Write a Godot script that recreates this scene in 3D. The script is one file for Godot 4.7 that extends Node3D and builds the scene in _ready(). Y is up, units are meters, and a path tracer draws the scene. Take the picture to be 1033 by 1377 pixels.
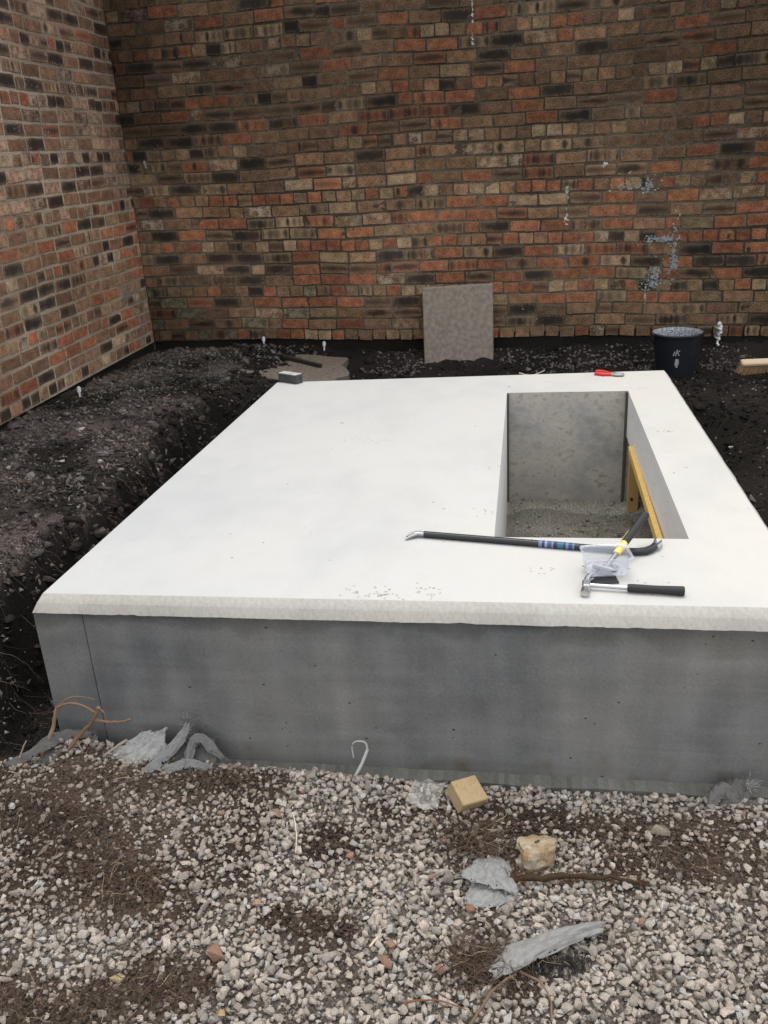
extends Node3D
# A concrete base cast in a brick-walled yard, with tools lying on it and gravel in front.
# The top of the concrete is y = 0; helpers take Z as metres away from the viewer (godot z = -Z).

var rng := RandomNumberGenerator.new()
var n_low := FastNoiseLite.new()
var n_mid := FastNoiseLite.new()
var n_fine := FastNoiseLite.new()
var M := {}
var rocks := []          # convex chips: each an array of [a, b, c, normal]
const CAM := Vector3(0, 1.35, 0)
const RIGHT := Vector3(0.987154, -0.055579, -0.149793)
const UP := Vector3(-0.0051, 0.926105, -0.37723)
const FWD := Vector3(-0.159691, -0.373148, -0.913925)
const WALL_Z := 7.35
const WALL_X := -3.24

# ---------------------------------------------------------------- mesh collecting
class MB:
	var v := PackedVector3Array()
	var n := PackedVector3Array()
	var c := PackedColorArray()
	var uv := PackedVector2Array()
	var col := Color.WHITE
	func tri3(a: Vector3, b: Vector3, d: Vector3, na: Vector3, nb: Vector3, nd: Vector3, ua := Vector2.ZERO, ub := Vector2.ZERO, ud := Vector2.ZERO) -> void:
		if (b - a).cross(d - a).dot(na + nb + nd) > 0.0:
			v.push_back(a); v.push_back(d); v.push_back(b)
			n.push_back(na); n.push_back(nd); n.push_back(nb)
			uv.push_back(ua); uv.push_back(ud); uv.push_back(ub)
		else:
			v.push_back(a); v.push_back(b); v.push_back(d)
			n.push_back(na); n.push_back(nb); n.push_back(nd)
			uv.push_back(ua); uv.push_back(ub); uv.push_back(ud)
		c.push_back(col); c.push_back(col); c.push_back(col)
	func tri(a: Vector3, b: Vector3, d: Vector3, nn: Vector3) -> void:
		tri3(a, b, d, nn, nn, nn)
	func quad(a: Vector3, b: Vector3, d: Vector3, e: Vector3, out: Vector3) -> void:
		var nn := (b - a).cross(e - a)
		if nn.length_squared() < 1e-16: nn = (d - b).cross(e - b)
		nn = nn.normalized()
		if nn.dot(out) < 0.0: nn = -nn
		tri(a, b, d, nn); tri(a, d, e, nn)
	func quadn(a: Vector3, b: Vector3, d: Vector3, e: Vector3, na: Vector3, nb: Vector3, nd: Vector3, ne: Vector3) -> void:
		tri3(a, b, d, na, nb, nd); tri3(a, d, e, na, nd, ne)
	func quad_uv(a: Vector3, b: Vector3, d: Vector3, e: Vector3, nn: Vector3, ua: Vector2, ub: Vector2, ud: Vector2, ue: Vector2) -> void:
		tri3(a, b, d, nn, nn, nn, ua, ub, ud); tri3(a, d, e, nn, nn, nn, ua, ud, ue)
	# a box with chamfered edges; jit moves its corners
	func box(t: Transform3D, s: Vector3, bev := 0.003, jit := 0.0, r: RandomNumberGenerator = null) -> void:
		var h := s * 0.5
		var P := {}
		for i in 8:
			var sg := Vector3(1 if i & 1 else -1, 1 if i & 2 else -1, 1 if i & 4 else -1)
			var cn := sg * h
			if r: cn += Vector3(r.randf_range(-jit, jit), r.randf_range(-jit, jit), r.randf_range(-jit, jit))
			var three := []
			for ax in 3:
				var p := cn
				for o in 3:
					if o != ax: p[o] -= sg[o] * bev
				three.append(t * p)
			P[i] = three
		for ax in 3:
			var b1 := 1 << ((ax + 1) % 3)
			var b2 := 1 << ((ax + 2) % 3)
			for sd in 2:
				var base := (1 << ax) if sd else 0
				var out := t.basis[ax] * (1.0 if sd else -1.0)
				quad(P[base][ax], P[base | b1][ax], P[base | b1 | b2][ax], P[base | b2][ax], out)
			for q in 4:
				var base2 := (b1 if q & 1 else 0) | (b2 if q & 2 else 0)
				var o2 := t.basis[(ax + 1) % 3] * (1.0 if q & 1 else -1.0) + t.basis[(ax + 2) % 3] * (1.0 if q & 2 else -1.0)
				var lo: int = base2
				var hi: int = base2 | (1 << ax)
				quad(P[lo][(ax + 1) % 3], P[hi][(ax + 1) % 3], P[hi][(ax + 2) % 3], P[lo][(ax + 2) % 3], o2)
		for i in 8:
			var sg2 := Vector3(1 if i & 1 else -1, 1 if i & 2 else -1, 1 if i & 4 else -1)
			var nn := (t.basis * sg2).normalized()
			tri(P[i][0], P[i][1], P[i][2], nn)
	# a round bar through points, one radius per point
	func tube(p: PackedVector3Array, r: PackedFloat32Array, sides := 8, caps := true, squash := 1.0, upv := Vector3.UP) -> void:
		var rings := []
		var norms := []
		for i in p.size():
			var d := (p[mini(i + 1, p.size() - 1)] - p[maxi(i - 1, 0)]).normalized()
			var u := upv
			if absf(d.dot(u)) > 0.95: u = Vector3.RIGHT
			var x := d.cross(u).normalized()
			var y := x.cross(d).normalized()
			var ring := PackedVector3Array()
			var nr := PackedVector3Array()
			for k in sides:
				var a := TAU * k / sides
				var o := x * cos(a) + y * sin(a) * squash
				ring.push_back(p[i] + o * r[i]); nr.push_back((x * cos(a) + y * sin(a) / maxf(squash, 0.2)).normalized())
			rings.append(ring); norms.append(nr)
		for i in p.size() - 1:
			for k in sides:
				var k2 := (k + 1) % sides
				quadn(rings[i][k], rings[i][k2], rings[i + 1][k2], rings[i + 1][k], norms[i][k], norms[i][k2], norms[i + 1][k2], norms[i + 1][k])
		if caps:
			for e in 2:
				var i: int = 0 if e == 0 else p.size() - 1
				var nn: Vector3 = (p[0] - p[1]).normalized() if e == 0 else (p[i] - p[i - 1]).normalized()
				for k in sides:
					tri(p[i], rings[i][k], rings[i][(k + 1) % sides], nn)
	# turned profile round the axis of t's y; pts are (radius, height)
	func lathe(t: Transform3D, pts: PackedVector2Array, sides := 24) -> void:
		for i in pts.size() - 1:
			var a := pts[i]
			var b := pts[i + 1]
			var dn := Vector2(b.y - a.y, a.x - b.x).normalized()
			for k in sides:
				var a0 := TAU * k / sides
				var a1 := TAU * (k + 1) / sides
				var d0 := Vector3(cos(a0), 0, sin(a0))
				var d1 := Vector3(cos(a1), 0, sin(a1))
				var n0 := t.basis * (d0 * dn.x + Vector3.UP * dn.y)
				var n1 := t.basis * (d1 * dn.x + Vector3.UP * dn.y)
				quadn(t * (d0 * a.x + Vector3.UP * a.y), t * (d1 * a.x + Vector3.UP * a.y), t * (d1 * b.x + Vector3.UP * b.y), t * (d0 * b.x + Vector3.UP * b.y), n0, n1, n1, n0)
	func mesh() -> ArrayMesh:
		var a := []
		a.resize(Mesh.ARRAY_MAX)
		a[Mesh.ARRAY_VERTEX] = v; a[Mesh.ARRAY_NORMAL] = n; a[Mesh.ARRAY_COLOR] = c; a[Mesh.ARRAY_TEX_UV] = uv
		var m := ArrayMesh.new()
		m.add_surface_from_arrays(Mesh.PRIMITIVE_TRIANGLES, a)
		return m

func put(called: String, mb: MB, m: Material, parent: Node = self) -> MeshInstance3D:
	var o := MeshInstance3D.new()
	o.name = called
	o.mesh = mb.mesh()
	o.material_override = m
	parent.add_child(o, true)
	return o

func thing(called: String, label: String, category: String, group := "", at := Vector3.ZERO) -> Node3D:
	var o := Node3D.new()
	o.name = called
	add_child(o, true)
	o.position = at
	return tag(o, label, category, group)

func tag(o: Node3D, label: String, category := "", group := "", kind := "") -> Node3D:
	if label: o.set_meta("label", label)
	if category: o.set_meta("category", category)
	if group: o.set_meta("group", group)
	if kind: o.set_meta("kind", kind)
	return o

func V(x: float, y: float, Z: float) -> Vector3: return Vector3(x, y, -Z)
func rr(a: float, b: float) -> float: return rng.randf_range(a, b)
func lin(r: float, g: float, b: float) -> Color: return Color(r, g, b)
func s8(r: int, g: int, b: int) -> Color: return Color8(r, g, b).srgb_to_linear()
func sstep(a: float, b: float, x: float) -> float: return smoothstep(a, b, x)
func xf(at: Vector3, yaw := 0.0, pitch := 0.0, roll := 0.0) -> Transform3D:
	return Transform3D(Basis.from_euler(Vector3(pitch, yaw, roll)), at)

# how large a thing of that size at p shows; 0 outside the frame
func shows(p: Vector3, size: float) -> float:
	var d := p - CAM
	var z := d.dot(FWD)
	if z < 0.2: return 0.0
	var x := d.dot(RIGHT) / z / 0.4356
	var y := d.dot(UP) / z / 0.5807
	return size / z if absf(x) < 1.01 and absf(y) < 1.01 else 0.0

# ---------------------------------------------------------------- materials
func noise(f: float, sd: int, oct := 4, type := FastNoiseLite.TYPE_SIMPLEX_SMOOTH) -> FastNoiseLite:
	var n := FastNoiseLite.new()
	n.noise_type = type; n.frequency = f; n.seed = sd
	n.fractal_octaves = oct; n.fractal_type = FastNoiseLite.FRACTAL_FBM
	return n

func noise_tex(f: float, sd: int, lo: Color, hi: Color, oct := 5, size := 512) -> NoiseTexture2D:
	var t := NoiseTexture2D.new()
	t.width = size; t.height = size; t.seamless = true; t.noise = noise(f, sd, oct)
	var g := Gradient.new()
	g.set_color(0, lo); g.set_color(1, hi)
	g.set_offset(0, 0.15); g.set_offset(1, 0.85)
	t.color_ramp = g
	return t

# vertex-coloured material with a triplanar grain and relief
func grained(called: String, per_m: float, contrast: float, rough: float, relief: float, f := 0.03, sd := 3, tint := Color.WHITE) -> StandardMaterial3D:
	var m := StandardMaterial3D.new()
	m.resource_name = called
	m.vertex_color_use_as_albedo = true
	m.albedo_color = tint
	var lo := 1.0 - contrast
	m.albedo_texture = noise_tex(f, sd, Color(lo, lo, lo), Color.WHITE)
	m.uv1_triplanar = true; m.uv1_world_triplanar = true
	m.uv1_scale = Vector3.ONE * per_m
	m.roughness = rough
	m.metallic_specular = 0.3
	if relief > 0.0:
		m.heightmap_enabled = true
		m.heightmap_texture = noise_tex(f * 1.7, sd + 11, Color.BLACK, Color.WHITE)
		m.heightmap_scale = relief
	return m

func plain(called: String, c: Color, rough: float, metal := 0.0, spec := 0.5) -> StandardMaterial3D:
	var m := StandardMaterial3D.new()
	m.resource_name = called
	m.albedo_color = c.linear_to_srgb()
	m.roughness = rough; m.metallic = metal; m.metallic_specular = spec
	m.vertex_color_use_as_albedo = true
	return m

func l8(f: float, sd: int, w: int, h: int, oct := 4) -> PackedByteArray:
	var im := noise(f, sd, oct).get_image(w, h)
	return im.get_data()

# atlas of brick faces, 8 across and 21 down; colour and relief share their marks
func brick_atlas() -> void:
	var w := 1024
	var h := 1008
	var a := l8(0.02, 5, w, h)
	var b := l8(0.11, 6, w, h, 3)
	var d := l8(0.35, 7, w, h, 2)
	var e := l8(0.05, 8, w, h, 3)
	var px := PackedByteArray()
	px.resize(w * h * 3)
	var ht := PackedByteArray()
	ht.resize(w * h)
	var r := RandomNumberGenerator.new()
	r.seed = 77
	var bases := [Vector3(138, 110, 90), Vector3(126, 104, 87), Vector3(148, 117, 94), Vector3(166, 112, 86), Vector3(158, 104, 82), Vector3(168, 142, 114), Vector3(176, 150, 124), Vector3(156, 134, 108), Vector3(166, 130, 104)]
	for cell in 168:
		var row := cell / 8
		var x0 := cell % 8 * 128
		var y0 := row * 48
		var base := Vector3.ZERO
		var marks := []
		var bar := 0.0
		var barw := 17.0
		var barx := 64.0
		var smear := 0.0
		if row < 3: base = bases[r.randi() % 3]
		elif row < 5: base = bases[3 + r.randi() % 2]
		elif row < 9: base = bases[5 + r.randi() % 4]
		elif row < 13:
			base = bases[r.randi() % 8]
			var k := r.randi_range(1, 5)
			for i in k: marks.append(Vector3(128.0 * (i + 0.5) / k + r.randf_range(-11, 11), r.randf_range(5, 20), r.randf_range(0.25, 0.95)))
		elif row < 16: base = bases[r.randi() % 4]; bar = r.randf_range(0.4, 0.9); barw = r.randf_range(10.0, 24.0); barx = r.randf_range(40, 90)
		elif row < 18:
			base = bases[r.randi() % 3] * 0.9
			bar = r.randf_range(0.8, 1.0); barw = r.randf_range(32.0, 60.0); barx = r.randf_range(30, 100)
		elif row < 20: base = bases[r.randi() % 9]; smear = r.randf_range(0.5, 1.0)
		else: base = Vector3(124, 116, 95); smear = 0.5
		base *= r.randf_range(0.95, 1.18)
		var dark := Vector3(56, 52, 50)
		var lime := Vector3(186, 174, 160)
		var mort := Vector3(142, 128, 112)
		for y in 48:
			for x in 128:
				var i := (y0 + y) * w + x0 + x
				var va := a[i] / 255.0
				var vb := b[i] / 255.0
				var vd := d[i] / 255.0
				var ve := e[i] / 255.0
				var c := base * (0.70 + 0.36 * va + 0.50 * (vb - 0.5) + 0.40 * (vd - 0.45))
				for m in marks:
					var q: float = absf(x - m.x) / m.y
					var yy := absf(y - 24.0) / 22.0
					var s: float = clampf(1.25 - q * 0.9 - yy * yy * 0.7 + (va - 0.5) * 1.0 + (vb - 0.5) * 0.7, 0, 1) * m.z
					c = c.lerp(dark, s)
				if bar > 0.0:
					var s2 := clampf(1.25 - absf(y - 24.0) / barw - absf(x - barx) / 120.0 + (va - 0.5) * 1.2 + (vb - 0.5) * 0.8, 0, 1) * bar
					c = c.lerp(dark, s2)
				if smear > 0.0: c = c.lerp(lime, clampf((va - 0.35) * 2.2 + (vb - 0.5) * 1.6, 0, 0.85) * smear)
				var edge := minf(minf(x, 127 - x), minf(y, 47 - y))
				var es := clampf(0.9 - edge / (3.0 + 11.0 * ve) + (vb - 0.55) * 1.8, 0, 0.9)
				c = c.lerp(mort, es * 0.75)
				var pit := clampf((0.24 - vd) * 6.0, 0, 1)
				c *= 1.0 - 0.4 * pit
				px[i * 3] = clampi(int(c.x), 0, 255); px[i * 3 + 1] = clampi(int(c.y), 0, 255); px[i * 3 + 2] = clampi(int(c.z), 0, 255)
				ht[i] = clampi(int(120 + 60 * (vb - 0.5) + 70 * (va - 0.5) + 50 * (vd - 0.5) - 60 * pit), 0, 255)
	var m := StandardMaterial3D.new()
	m.resource_name = "brick"
	m.vertex_color_use_as_albedo = true
	m.albedo_texture = ImageTexture.create_from_image(Image.create_from_data(w, h, false, Image.FORMAT_RGB8, px))
	m.heightmap_enabled = true
	m.heightmap_texture = ImageTexture.create_from_image(Image.create_from_data(w, h, false, Image.FORMAT_L8, ht))
	m.heightmap_scale = 0.5
	m.roughness = 0.92
	m.metallic_specular = 0.25
	M.brick = m

# concrete faces: kind 0 trowelled top, 1 formed front, 2 recess walls
func concrete(called: String, kind: int, w: int, h: int, sd: int) -> StandardMaterial3D:
	var a := l8(3.0 / w, sd, w, h)
	var b := l8(14.0 / w, sd + 1, w, h)
	var d := l8(0.12, sd + 2, w, h, 3)
	var e := l8(0.45, sd + 3, w, h, 2)
	var px := PackedByteArray()
	px.resize(w * h * 3)
	var ht := PackedByteArray()
	ht.resize(w * h)
	var r := RandomNumberGenerator.new()
	r.seed = sd
	for y in h:
		var v := float(y) / h
		for x in w:
			var i := y * w + x
			var va := a[i] / 255.0 - 0.5
			var vb := b[i] / 255.0 - 0.5
			var vd := d[i] / 255.0 - 0.5
			var ve := e[i] / 255.0 - 0.5
			var g := 0.0
			var warm := 0.0
			var hh := 120.0
			if kind == 0:
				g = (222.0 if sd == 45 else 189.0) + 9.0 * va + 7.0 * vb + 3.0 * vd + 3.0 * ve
				g -= 5.0 * clampf((vb + va - 0.2) * 2.0, 0, 1)
				warm = 1.0 + 5.0 * (float(x) / w - 0.35) + 2.5 * va
				hh += 40.0 * vd + 40.0 * vb + 20.0 * ve
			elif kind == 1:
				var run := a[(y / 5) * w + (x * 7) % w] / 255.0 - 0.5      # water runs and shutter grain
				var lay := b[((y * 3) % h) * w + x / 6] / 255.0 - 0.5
				g = 117.0 + 20.0 * va + 17.0 * vb + 13.0 * vd + 8.0 * ve + 9.0 * run + 9.0 * lay  # base tone lowered to carry part of the shade on this face
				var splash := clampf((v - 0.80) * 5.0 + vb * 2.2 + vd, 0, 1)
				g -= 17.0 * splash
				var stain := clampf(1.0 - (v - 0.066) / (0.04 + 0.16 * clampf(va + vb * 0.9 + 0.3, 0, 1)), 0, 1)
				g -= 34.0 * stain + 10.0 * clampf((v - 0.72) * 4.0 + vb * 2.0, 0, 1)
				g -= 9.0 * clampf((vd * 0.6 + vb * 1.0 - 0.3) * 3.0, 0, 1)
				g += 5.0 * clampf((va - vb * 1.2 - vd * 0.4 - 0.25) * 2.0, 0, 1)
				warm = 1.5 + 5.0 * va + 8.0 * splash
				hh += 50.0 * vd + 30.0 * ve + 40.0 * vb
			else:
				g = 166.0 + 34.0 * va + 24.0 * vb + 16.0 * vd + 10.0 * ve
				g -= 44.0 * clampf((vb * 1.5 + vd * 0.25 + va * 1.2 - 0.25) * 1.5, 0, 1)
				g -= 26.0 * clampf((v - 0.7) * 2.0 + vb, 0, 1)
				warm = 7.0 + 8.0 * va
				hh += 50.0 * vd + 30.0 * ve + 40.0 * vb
			px[i * 3] = clampi(int(g + warm), 0, 255); px[i * 3 + 1] = clampi(int(g + warm * 0.3), 0, 255); px[i * 3 + 2] = clampi(int(g - warm * 0.8), 0, 255)
			ht[i] = clampi(int(hh), 0, 255)
	# blow holes, their inner shade painted dark, and dabs of dirt
	var count: int = [60, 260, 36][kind]
	for k in count:
		var cx := r.randi_range(8, w - 9)
		var cy := r.randi_range(8, h - 9)
		if kind == 1 and (b[cy * w + cx] / 255.0 + a[cy * w + cx] / 255.0 < r.randf_range(0.85, 1.5)): continue
		var rad := r.randf_range(0.6, 1.6) if r.randf() < 0.9 else r.randf_range(1.6, 2.8)
		if kind == 0: rad *= 0.8
		var sx := r.randf_range(1.0, 1.9)
		for yy in range(-5, 6):
			for xx in range(-6, 7):
				var q := Vector2(xx / sx, yy).length() / rad
				if q < 1.25:
					var i := (cy + yy) * w + cx + xx
					var f := (0.72 if kind == 0 else 0.42) if q < 0.9 else 0.75
					for j in 3: px[i * 3 + j] = int(px[i * 3 + j] * f)
					if kind > 0: ht[i] = int(ht[i] * 0.3)
	if kind == 0 and sd != 45:
		# muddy dabs left on the top: u = (x + 1.7) / 2.6, v = (Z - 2.4) / 3.4
		for q in [[-0.47, 2.585, 26], [-0.33, 2.615, 18], [-0.55, 2.59, 14], [-0.14, 3.85, 10], [-0.15, 3.3, 10], [-0.86, 4.35, 10], [-0.77, 4.28, 10], [0.40, 2.66, 10], [0.05, 2.78, 9], [0.66, 5.25, 14], [0.70, 4.4, 12]]:
			for k in int(q[2]):
				var cx2 := int((q[0] + r.randfn(0, 0.035) + 1.7) / 2.6 * w)
				var cy2 := int((q[1] + r.randfn(0, 0.025) - 2.4) / 3.4 * h)
				for yy in range(-2, 3):
					for xx in range(-2, 3):
						if xx * xx + yy * yy < r.randf_range(0.5, 5.0):
							var i := clampi(cy2 + yy, 0, h - 1) * w + clampi(cx2 + xx, 0, w - 1)
							px[i * 3] = int(px[i * 3] * 0.86); px[i * 3 + 1] = int(px[i * 3 + 1] * 0.84); px[i * 3 + 2] = int(px[i * 3 + 2] * 0.81)
	var m := StandardMaterial3D.new()
	m.resource_name = called
	m.albedo_texture = ImageTexture.create_from_image(Image.create_from_data(w, h, false, Image.FORMAT_RGB8, px))
	m.heightmap_enabled = true
	m.heightmap_texture = ImageTexture.create_from_image(Image.create_from_data(w, h, false, Image.FORMAT_L8, ht))
	m.heightmap_scale = [0.12, 0.3, 0.3][kind]
	m.roughness = [0.8, 0.88, 0.9][kind]
	m.metallic_specular = 0.3
	return m

func materials() -> void:
	brick_atlas()
	M.top = concrete("trowelled concrete", 0, 1024, 1024, 21)
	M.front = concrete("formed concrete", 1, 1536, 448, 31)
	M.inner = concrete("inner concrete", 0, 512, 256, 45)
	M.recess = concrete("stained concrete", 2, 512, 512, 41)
	M.bevel = grained("rough concrete", 4.0, 0.10, 0.9, 0.04, 0.03, 51)
	M.mortar = grained("mortar", 4.0, 0.3, 0.95, 0.6, 0.04, 55)
	M.soil = grained("soil", 4.0, 0.45, 0.97, 1.0, 0.035, 61)
	M.stone = grained("stone", 14.0, 0.22, 0.9, 0.25, 0.03, 65)
	M.slab = grained("paving concrete", 2.2, 0.20, 0.92, 0.02, 0.018, 69)
	M.wood = wood()
	M.fibre = plain("fibre", Color.WHITE, 0.95, 0.0, 0.2)
	M.fabric = grained("woven fabric", 12.0, 0.18, 0.95, 0.03, 0.05, 71)
	M.paint = grained("dried paint", 20.0, 0.3, 0.8, 0.1, 0.04, 73)
	M.black_paint = plain("black enamel", lin(0.012, 0.013, 0.016), 0.32)
	M.black_plastic = plain("black plastic", lin(0.011, 0.013, 0.018), 0.4)
	M.rubber = plain("black rubber", lin(0.014, 0.014, 0.016), 0.62)
	M.steel = plain("bright steel", lin(0.55, 0.55, 0.56), 0.3, 1.0)
	M.dull_steel = plain("dull steel", lin(0.32, 0.32, 0.33), 0.45, 0.9)
	M.red = plain("red plastic", lin(0.55, 0.02, 0.02), 0.35)
	M.yellow = plain("yellow plastic", lin(0.82, 0.62, 0.20), 0.45)
	M.white = plain("white plastic", lin(0.72, 0.72, 0.72), 0.5)
	M.blue = plain("label", Color.WHITE, 0.4)
	var c := StandardMaterial3D.new()
	c.resource_name = "clear plastic"
	c.transparency = BaseMaterial3D.TRANSPARENCY_ALPHA
	c.albedo_color = Color(0.90, 0.92, 0.97, 0.24)
	c.roughness = 0.12
	M.clear = c

func wood() -> StandardMaterial3D:
	var m := grained("sawn timber", 3.0, 0.2, 0.8, 0.05, 0.02, 81)
	m.uv1_scale = Vector3(30, 30, 3)
	return m

# ---------------------------------------------------------------- stones
func hull(pts: Array) -> Array:
	var faces := []
	var k := pts.size()
	for i in k:
		for j in range(i + 1, k):
			for l in range(j + 1, k):
				var nn: Vector3 = (pts[j] - pts[i]).cross(pts[l] - pts[i])
				if nn.length_squared() < 1e-10: continue
				nn = nn.normalized()
				var side := 0
				var fine := true
				for q in k:
					if q == i or q == j or q == l: continue
					var s: float = nn.dot(pts[q] - pts[i])
					if absf(s) < 1e-7: continue
					var g := 1 if s > 0.0 else -1
					if side == 0: side = g
					elif side != g:
						fine = false
						break
				if fine:
					if side > 0: nn = -nn
					var a: Vector3 = pts[i]
					var b: Vector3 = pts[j]
					var d: Vector3 = pts[l]
					if (b - a).cross(d - a).dot(nn) > 0.0: faces.append([a, d, b, nn])
					else: faces.append([a, b, d, nn])
	return faces

func make_rocks() -> void:
	for k in 26:
		var pts := []
		var sc := Vector3(rr(0.85, 1.25), rr(0.62, 0.95), rr(0.75, 1.05))
		var num := 10 if k < 20 else 7
		while pts.size() < num:
			var p := Vector3(rng.randfn(), rng.randfn(), rng.randfn()).normalized()
			var ok := true
			for q in pts:
				if q.normalized().distance_to(p) < (0.62 if k < 20 else 0.8): ok = false
			if ok: pts.append(p * rr(0.8, 1.1))
			elif rng.randf() < 0.02: pts.append(p * rr(0.8, 1.0))
		for i in num: pts[i] *= sc
		rocks.append(hull(pts))

func stone(mb: MB, kind: int, t: Transform3D, c: Color, round_ := 0.3) -> void:
	var b := t.basis
	for f in rocks[kind]:
		var fn: Vector3 = f[3]
		for k in 3:
			var p: Vector3 = f[k]
			mb.v.push_back(t * p)
			mb.n.push_back((b * (fn.lerp(p, round_))).normalized())
			mb.c.push_back(c)
			mb.uv.push_back(Vector2.ZERO)

# one weathered lump: a ball bent by noise, with two tones
func lump_of(mb: MB, t: Transform3D, sd: float, c0: Color, c1: Color) -> void:
	var nu := 36
	var nv := 20
	var P := []
	for j in nv + 1:
		for i in nu + 1:
			var a := TAU * (i % nu) / nu
			var b := PI * j / nv
			var d := Vector3(sin(b) * cos(a), cos(b), sin(b) * sin(a))
			var e := d.abs()
			var boxy := 1.0 / maxf(maxf(e.x, e.y), e.z)
			var r := lerpf(1.0, boxy, 0.6) * (0.92 + 0.45 * n_mid.get_noise_3d(d.x * 2.6 + sd, d.y * 2.6, d.z * 2.6) + 0.10 * n_fine.get_noise_3d(d.x * 3.5, d.y * 3.5 + sd, d.z * 3.5) + rr(-0.012, 0.012) * (1.0 if i < nu else 0.0))
			P.append(d * r)
		P[P.size() - 1] = P[P.size() - 1 - nu]
	for j in nv:
		for i in nu:
			var k := j * (nu + 1) + i
			var m: Vector3 = P[k]
			mb.col = c0.lerp(c1, clampf(0.5 + 1.6 * n_mid.get_noise_3d(m.x * 3.0 + sd, m.y * 3.0, m.z * 3.0), 0, 1))
			mb.quad(t * P[k], t * P[k + 1], t * P[k + nu + 2], t * P[k + nu + 1], t.basis * m)

func spin() -> Basis:
	return Basis(Vector3(rng.randfn(), rng.randfn(), rng.randfn()).normalized(), rr(0, TAU))

# ---------------------------------------------------------------- the lie of the land
const PATCHES := [[-1.32,-1.93,0.25,0.13], [-1.54,-2.07,0.22,0.08], [-1.13,-1.83,0.13,0.08], [-1.17,-1.46,0.21,0.06], [-0.93,-1.54,0.12,0.06], [-0.56,-1.79,0.12,0.04], [-0.60,-2.08,0.07,0.06], [-0.09,-1.70,0.11,0.07], [-0.15,-2.13,0.13,0.08], [0.21,-2.24,0.40,0.07], [0.42,-2.12,0.19,0.09], [-1.01,-2.29,0.15,0.05], [-1.33,-2.23,0.26,0.06]]

func dirt(x: float, Z: float) -> float:   # how much brown earth lies over the gravel, 0..1
	var best := 0.0
	for p in PATCHES:
		var q := Vector2((x - p[0]) / p[2], (Z + p[1]) / p[3]).length()
		best = maxf(best, 1.15 - q * (0.40 if x < -0.8 else 0.58))
	best += n_mid.get_noise_2d(x * 9.0, Z * 9.0) * 0.7
	return clampf(best, 0, 1)

func plateau_edge(Z: float) -> float:
	return lerpf(-1.98, -2.24, sstep(3.0, 6.4, Z)) + n_low.get_noise_2d(Z * 2.2, 4.0) * 0.12

func gravel_h(x: float, Z: float) -> float:
	var h := -0.635
	h += 0.045 * sstep(-0.2, -0.9, x) * sstep(1.5, 2.4, Z)
	h += 0.08 * sstep(-0.9, -1.7, x) * sstep(1.7, 2.4, Z)
	h += 0.012 * n_low.get_noise_2d(x * 3.0, Z * 3.0)
	return h

func ground_h(x: float, Z: float, rough := true) -> float:
	var lump := 0.0
	if rough:
		lump = n_mid.get_noise_2d(x * 13.0, Z * 13.0) * 0.034 + n_fine.get_noise_2d(x * 15.0, Z * 15.0) * 0.018
	var back := -0.26 + 0.09 * sstep(6.95, 7.35, Z) + 0.0
	var left := -0.075 + 0.03 * n_low.get_noise_2d(x, Z)
	var pe := plateau_edge(Z)
	var bank := sstep(pe - 0.01, pe + 0.13 + 0.05 * n_low.get_noise_2d(Z * 3.0, 77.0), x)
	if rough and x < pe - 0.03: lump *= 0.55
	var lh := lerpf(left, -0.60, bank)
	# the bank turns the corner and faces the viewer
	lh = minf(lh, lerpf(-0.52, left, sstep(2.22, 2.95, Z + n_low.get_noise_2d(x * 2.0, 9.0) * 0.12)))
	var bh := lerpf(back, left - 0.03, sstep(-1.25, -2.3, x))
	var rh := lerpf(-0.60, -0.28, sstep(1.0, 1.75, x + n_low.get_noise_2d(Z * 1.5, 31.0) * 0.15))
	rh = lerpf(rh, back, sstep(5.6, 6.3, Z))
	var h: float
	if x < -0.4:
		h = lerpf(lh, bh, sstep(5.55, 6.0, Z))
	else:
		h = lerpf(rh, bh, sstep(5.7, 6.2, Z)) if x > 0.0 else bh
	if Z > 5.7 and x > -1.2 and x < 0.86: h -= 0.12 * (1.0 - sstep(5.72, 6.0, Z))
	if x > -1.66 and x < 0.86 and Z < 5.64: h = -0.8 if Z > 2.5 else -0.67
	# gravel apron in front of the base
	var s := sstep(2.46, 2.38, Z)
	if x < -1.62: s = sstep(2.42, 2.16, Z + 0.25 * sstep(-1.75, -2.2, x))
	if x > 0.88: s = sstep(2.5, 2.2, Z)
	var gh := gravel_h(x, Z)
	if rough:
		var di := dirt(x, Z) * sstep(2.6, 2.4, Z)
		gh += di * 0.016 + lump * 0.25 * di
	h += lump * (1.0 if x < -1.6 or x > 0.9 or Z > 5.7 else 0.4)
	return lerpf(h, gh, s)

func soil_color(x: float, Z: float) -> Color:
	var s := sstep(2.5, 2.35, Z)
	if x < -1.62: s = sstep(2.42, 2.2, Z)
	var k := n_mid.get_noise_2d(x * 5.0 + 40.0, Z * 5.0)
	var dark := lin(0.042, 0.034, 0.030).lerp(lin(0.100, 0.079, 0.070), clampf(0.25 + k * 0.9, 0, 1))
	var pe := plateau_edge(Z)
	if x > pe + 0.02: dark *= 0.6
	if x < pe: dark = dark.lerp(lin(0.27, 0.213, 0.19), clampf(0.22 + k + 0.55 * sstep(4.4, 3.2, Z), 0, 0.8))
	var brown := lin(0.105, 0.073, 0.057).lerp(lin(0.19, 0.142, 0.112), clampf(0.4 + k, 0, 1))
	brown = lin(0.30, 0.26, 0.225).lerp(brown, clampf(dirt(x, Z) * 2.2, 0, 1))
	return dark.lerp(brown, s)

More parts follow.
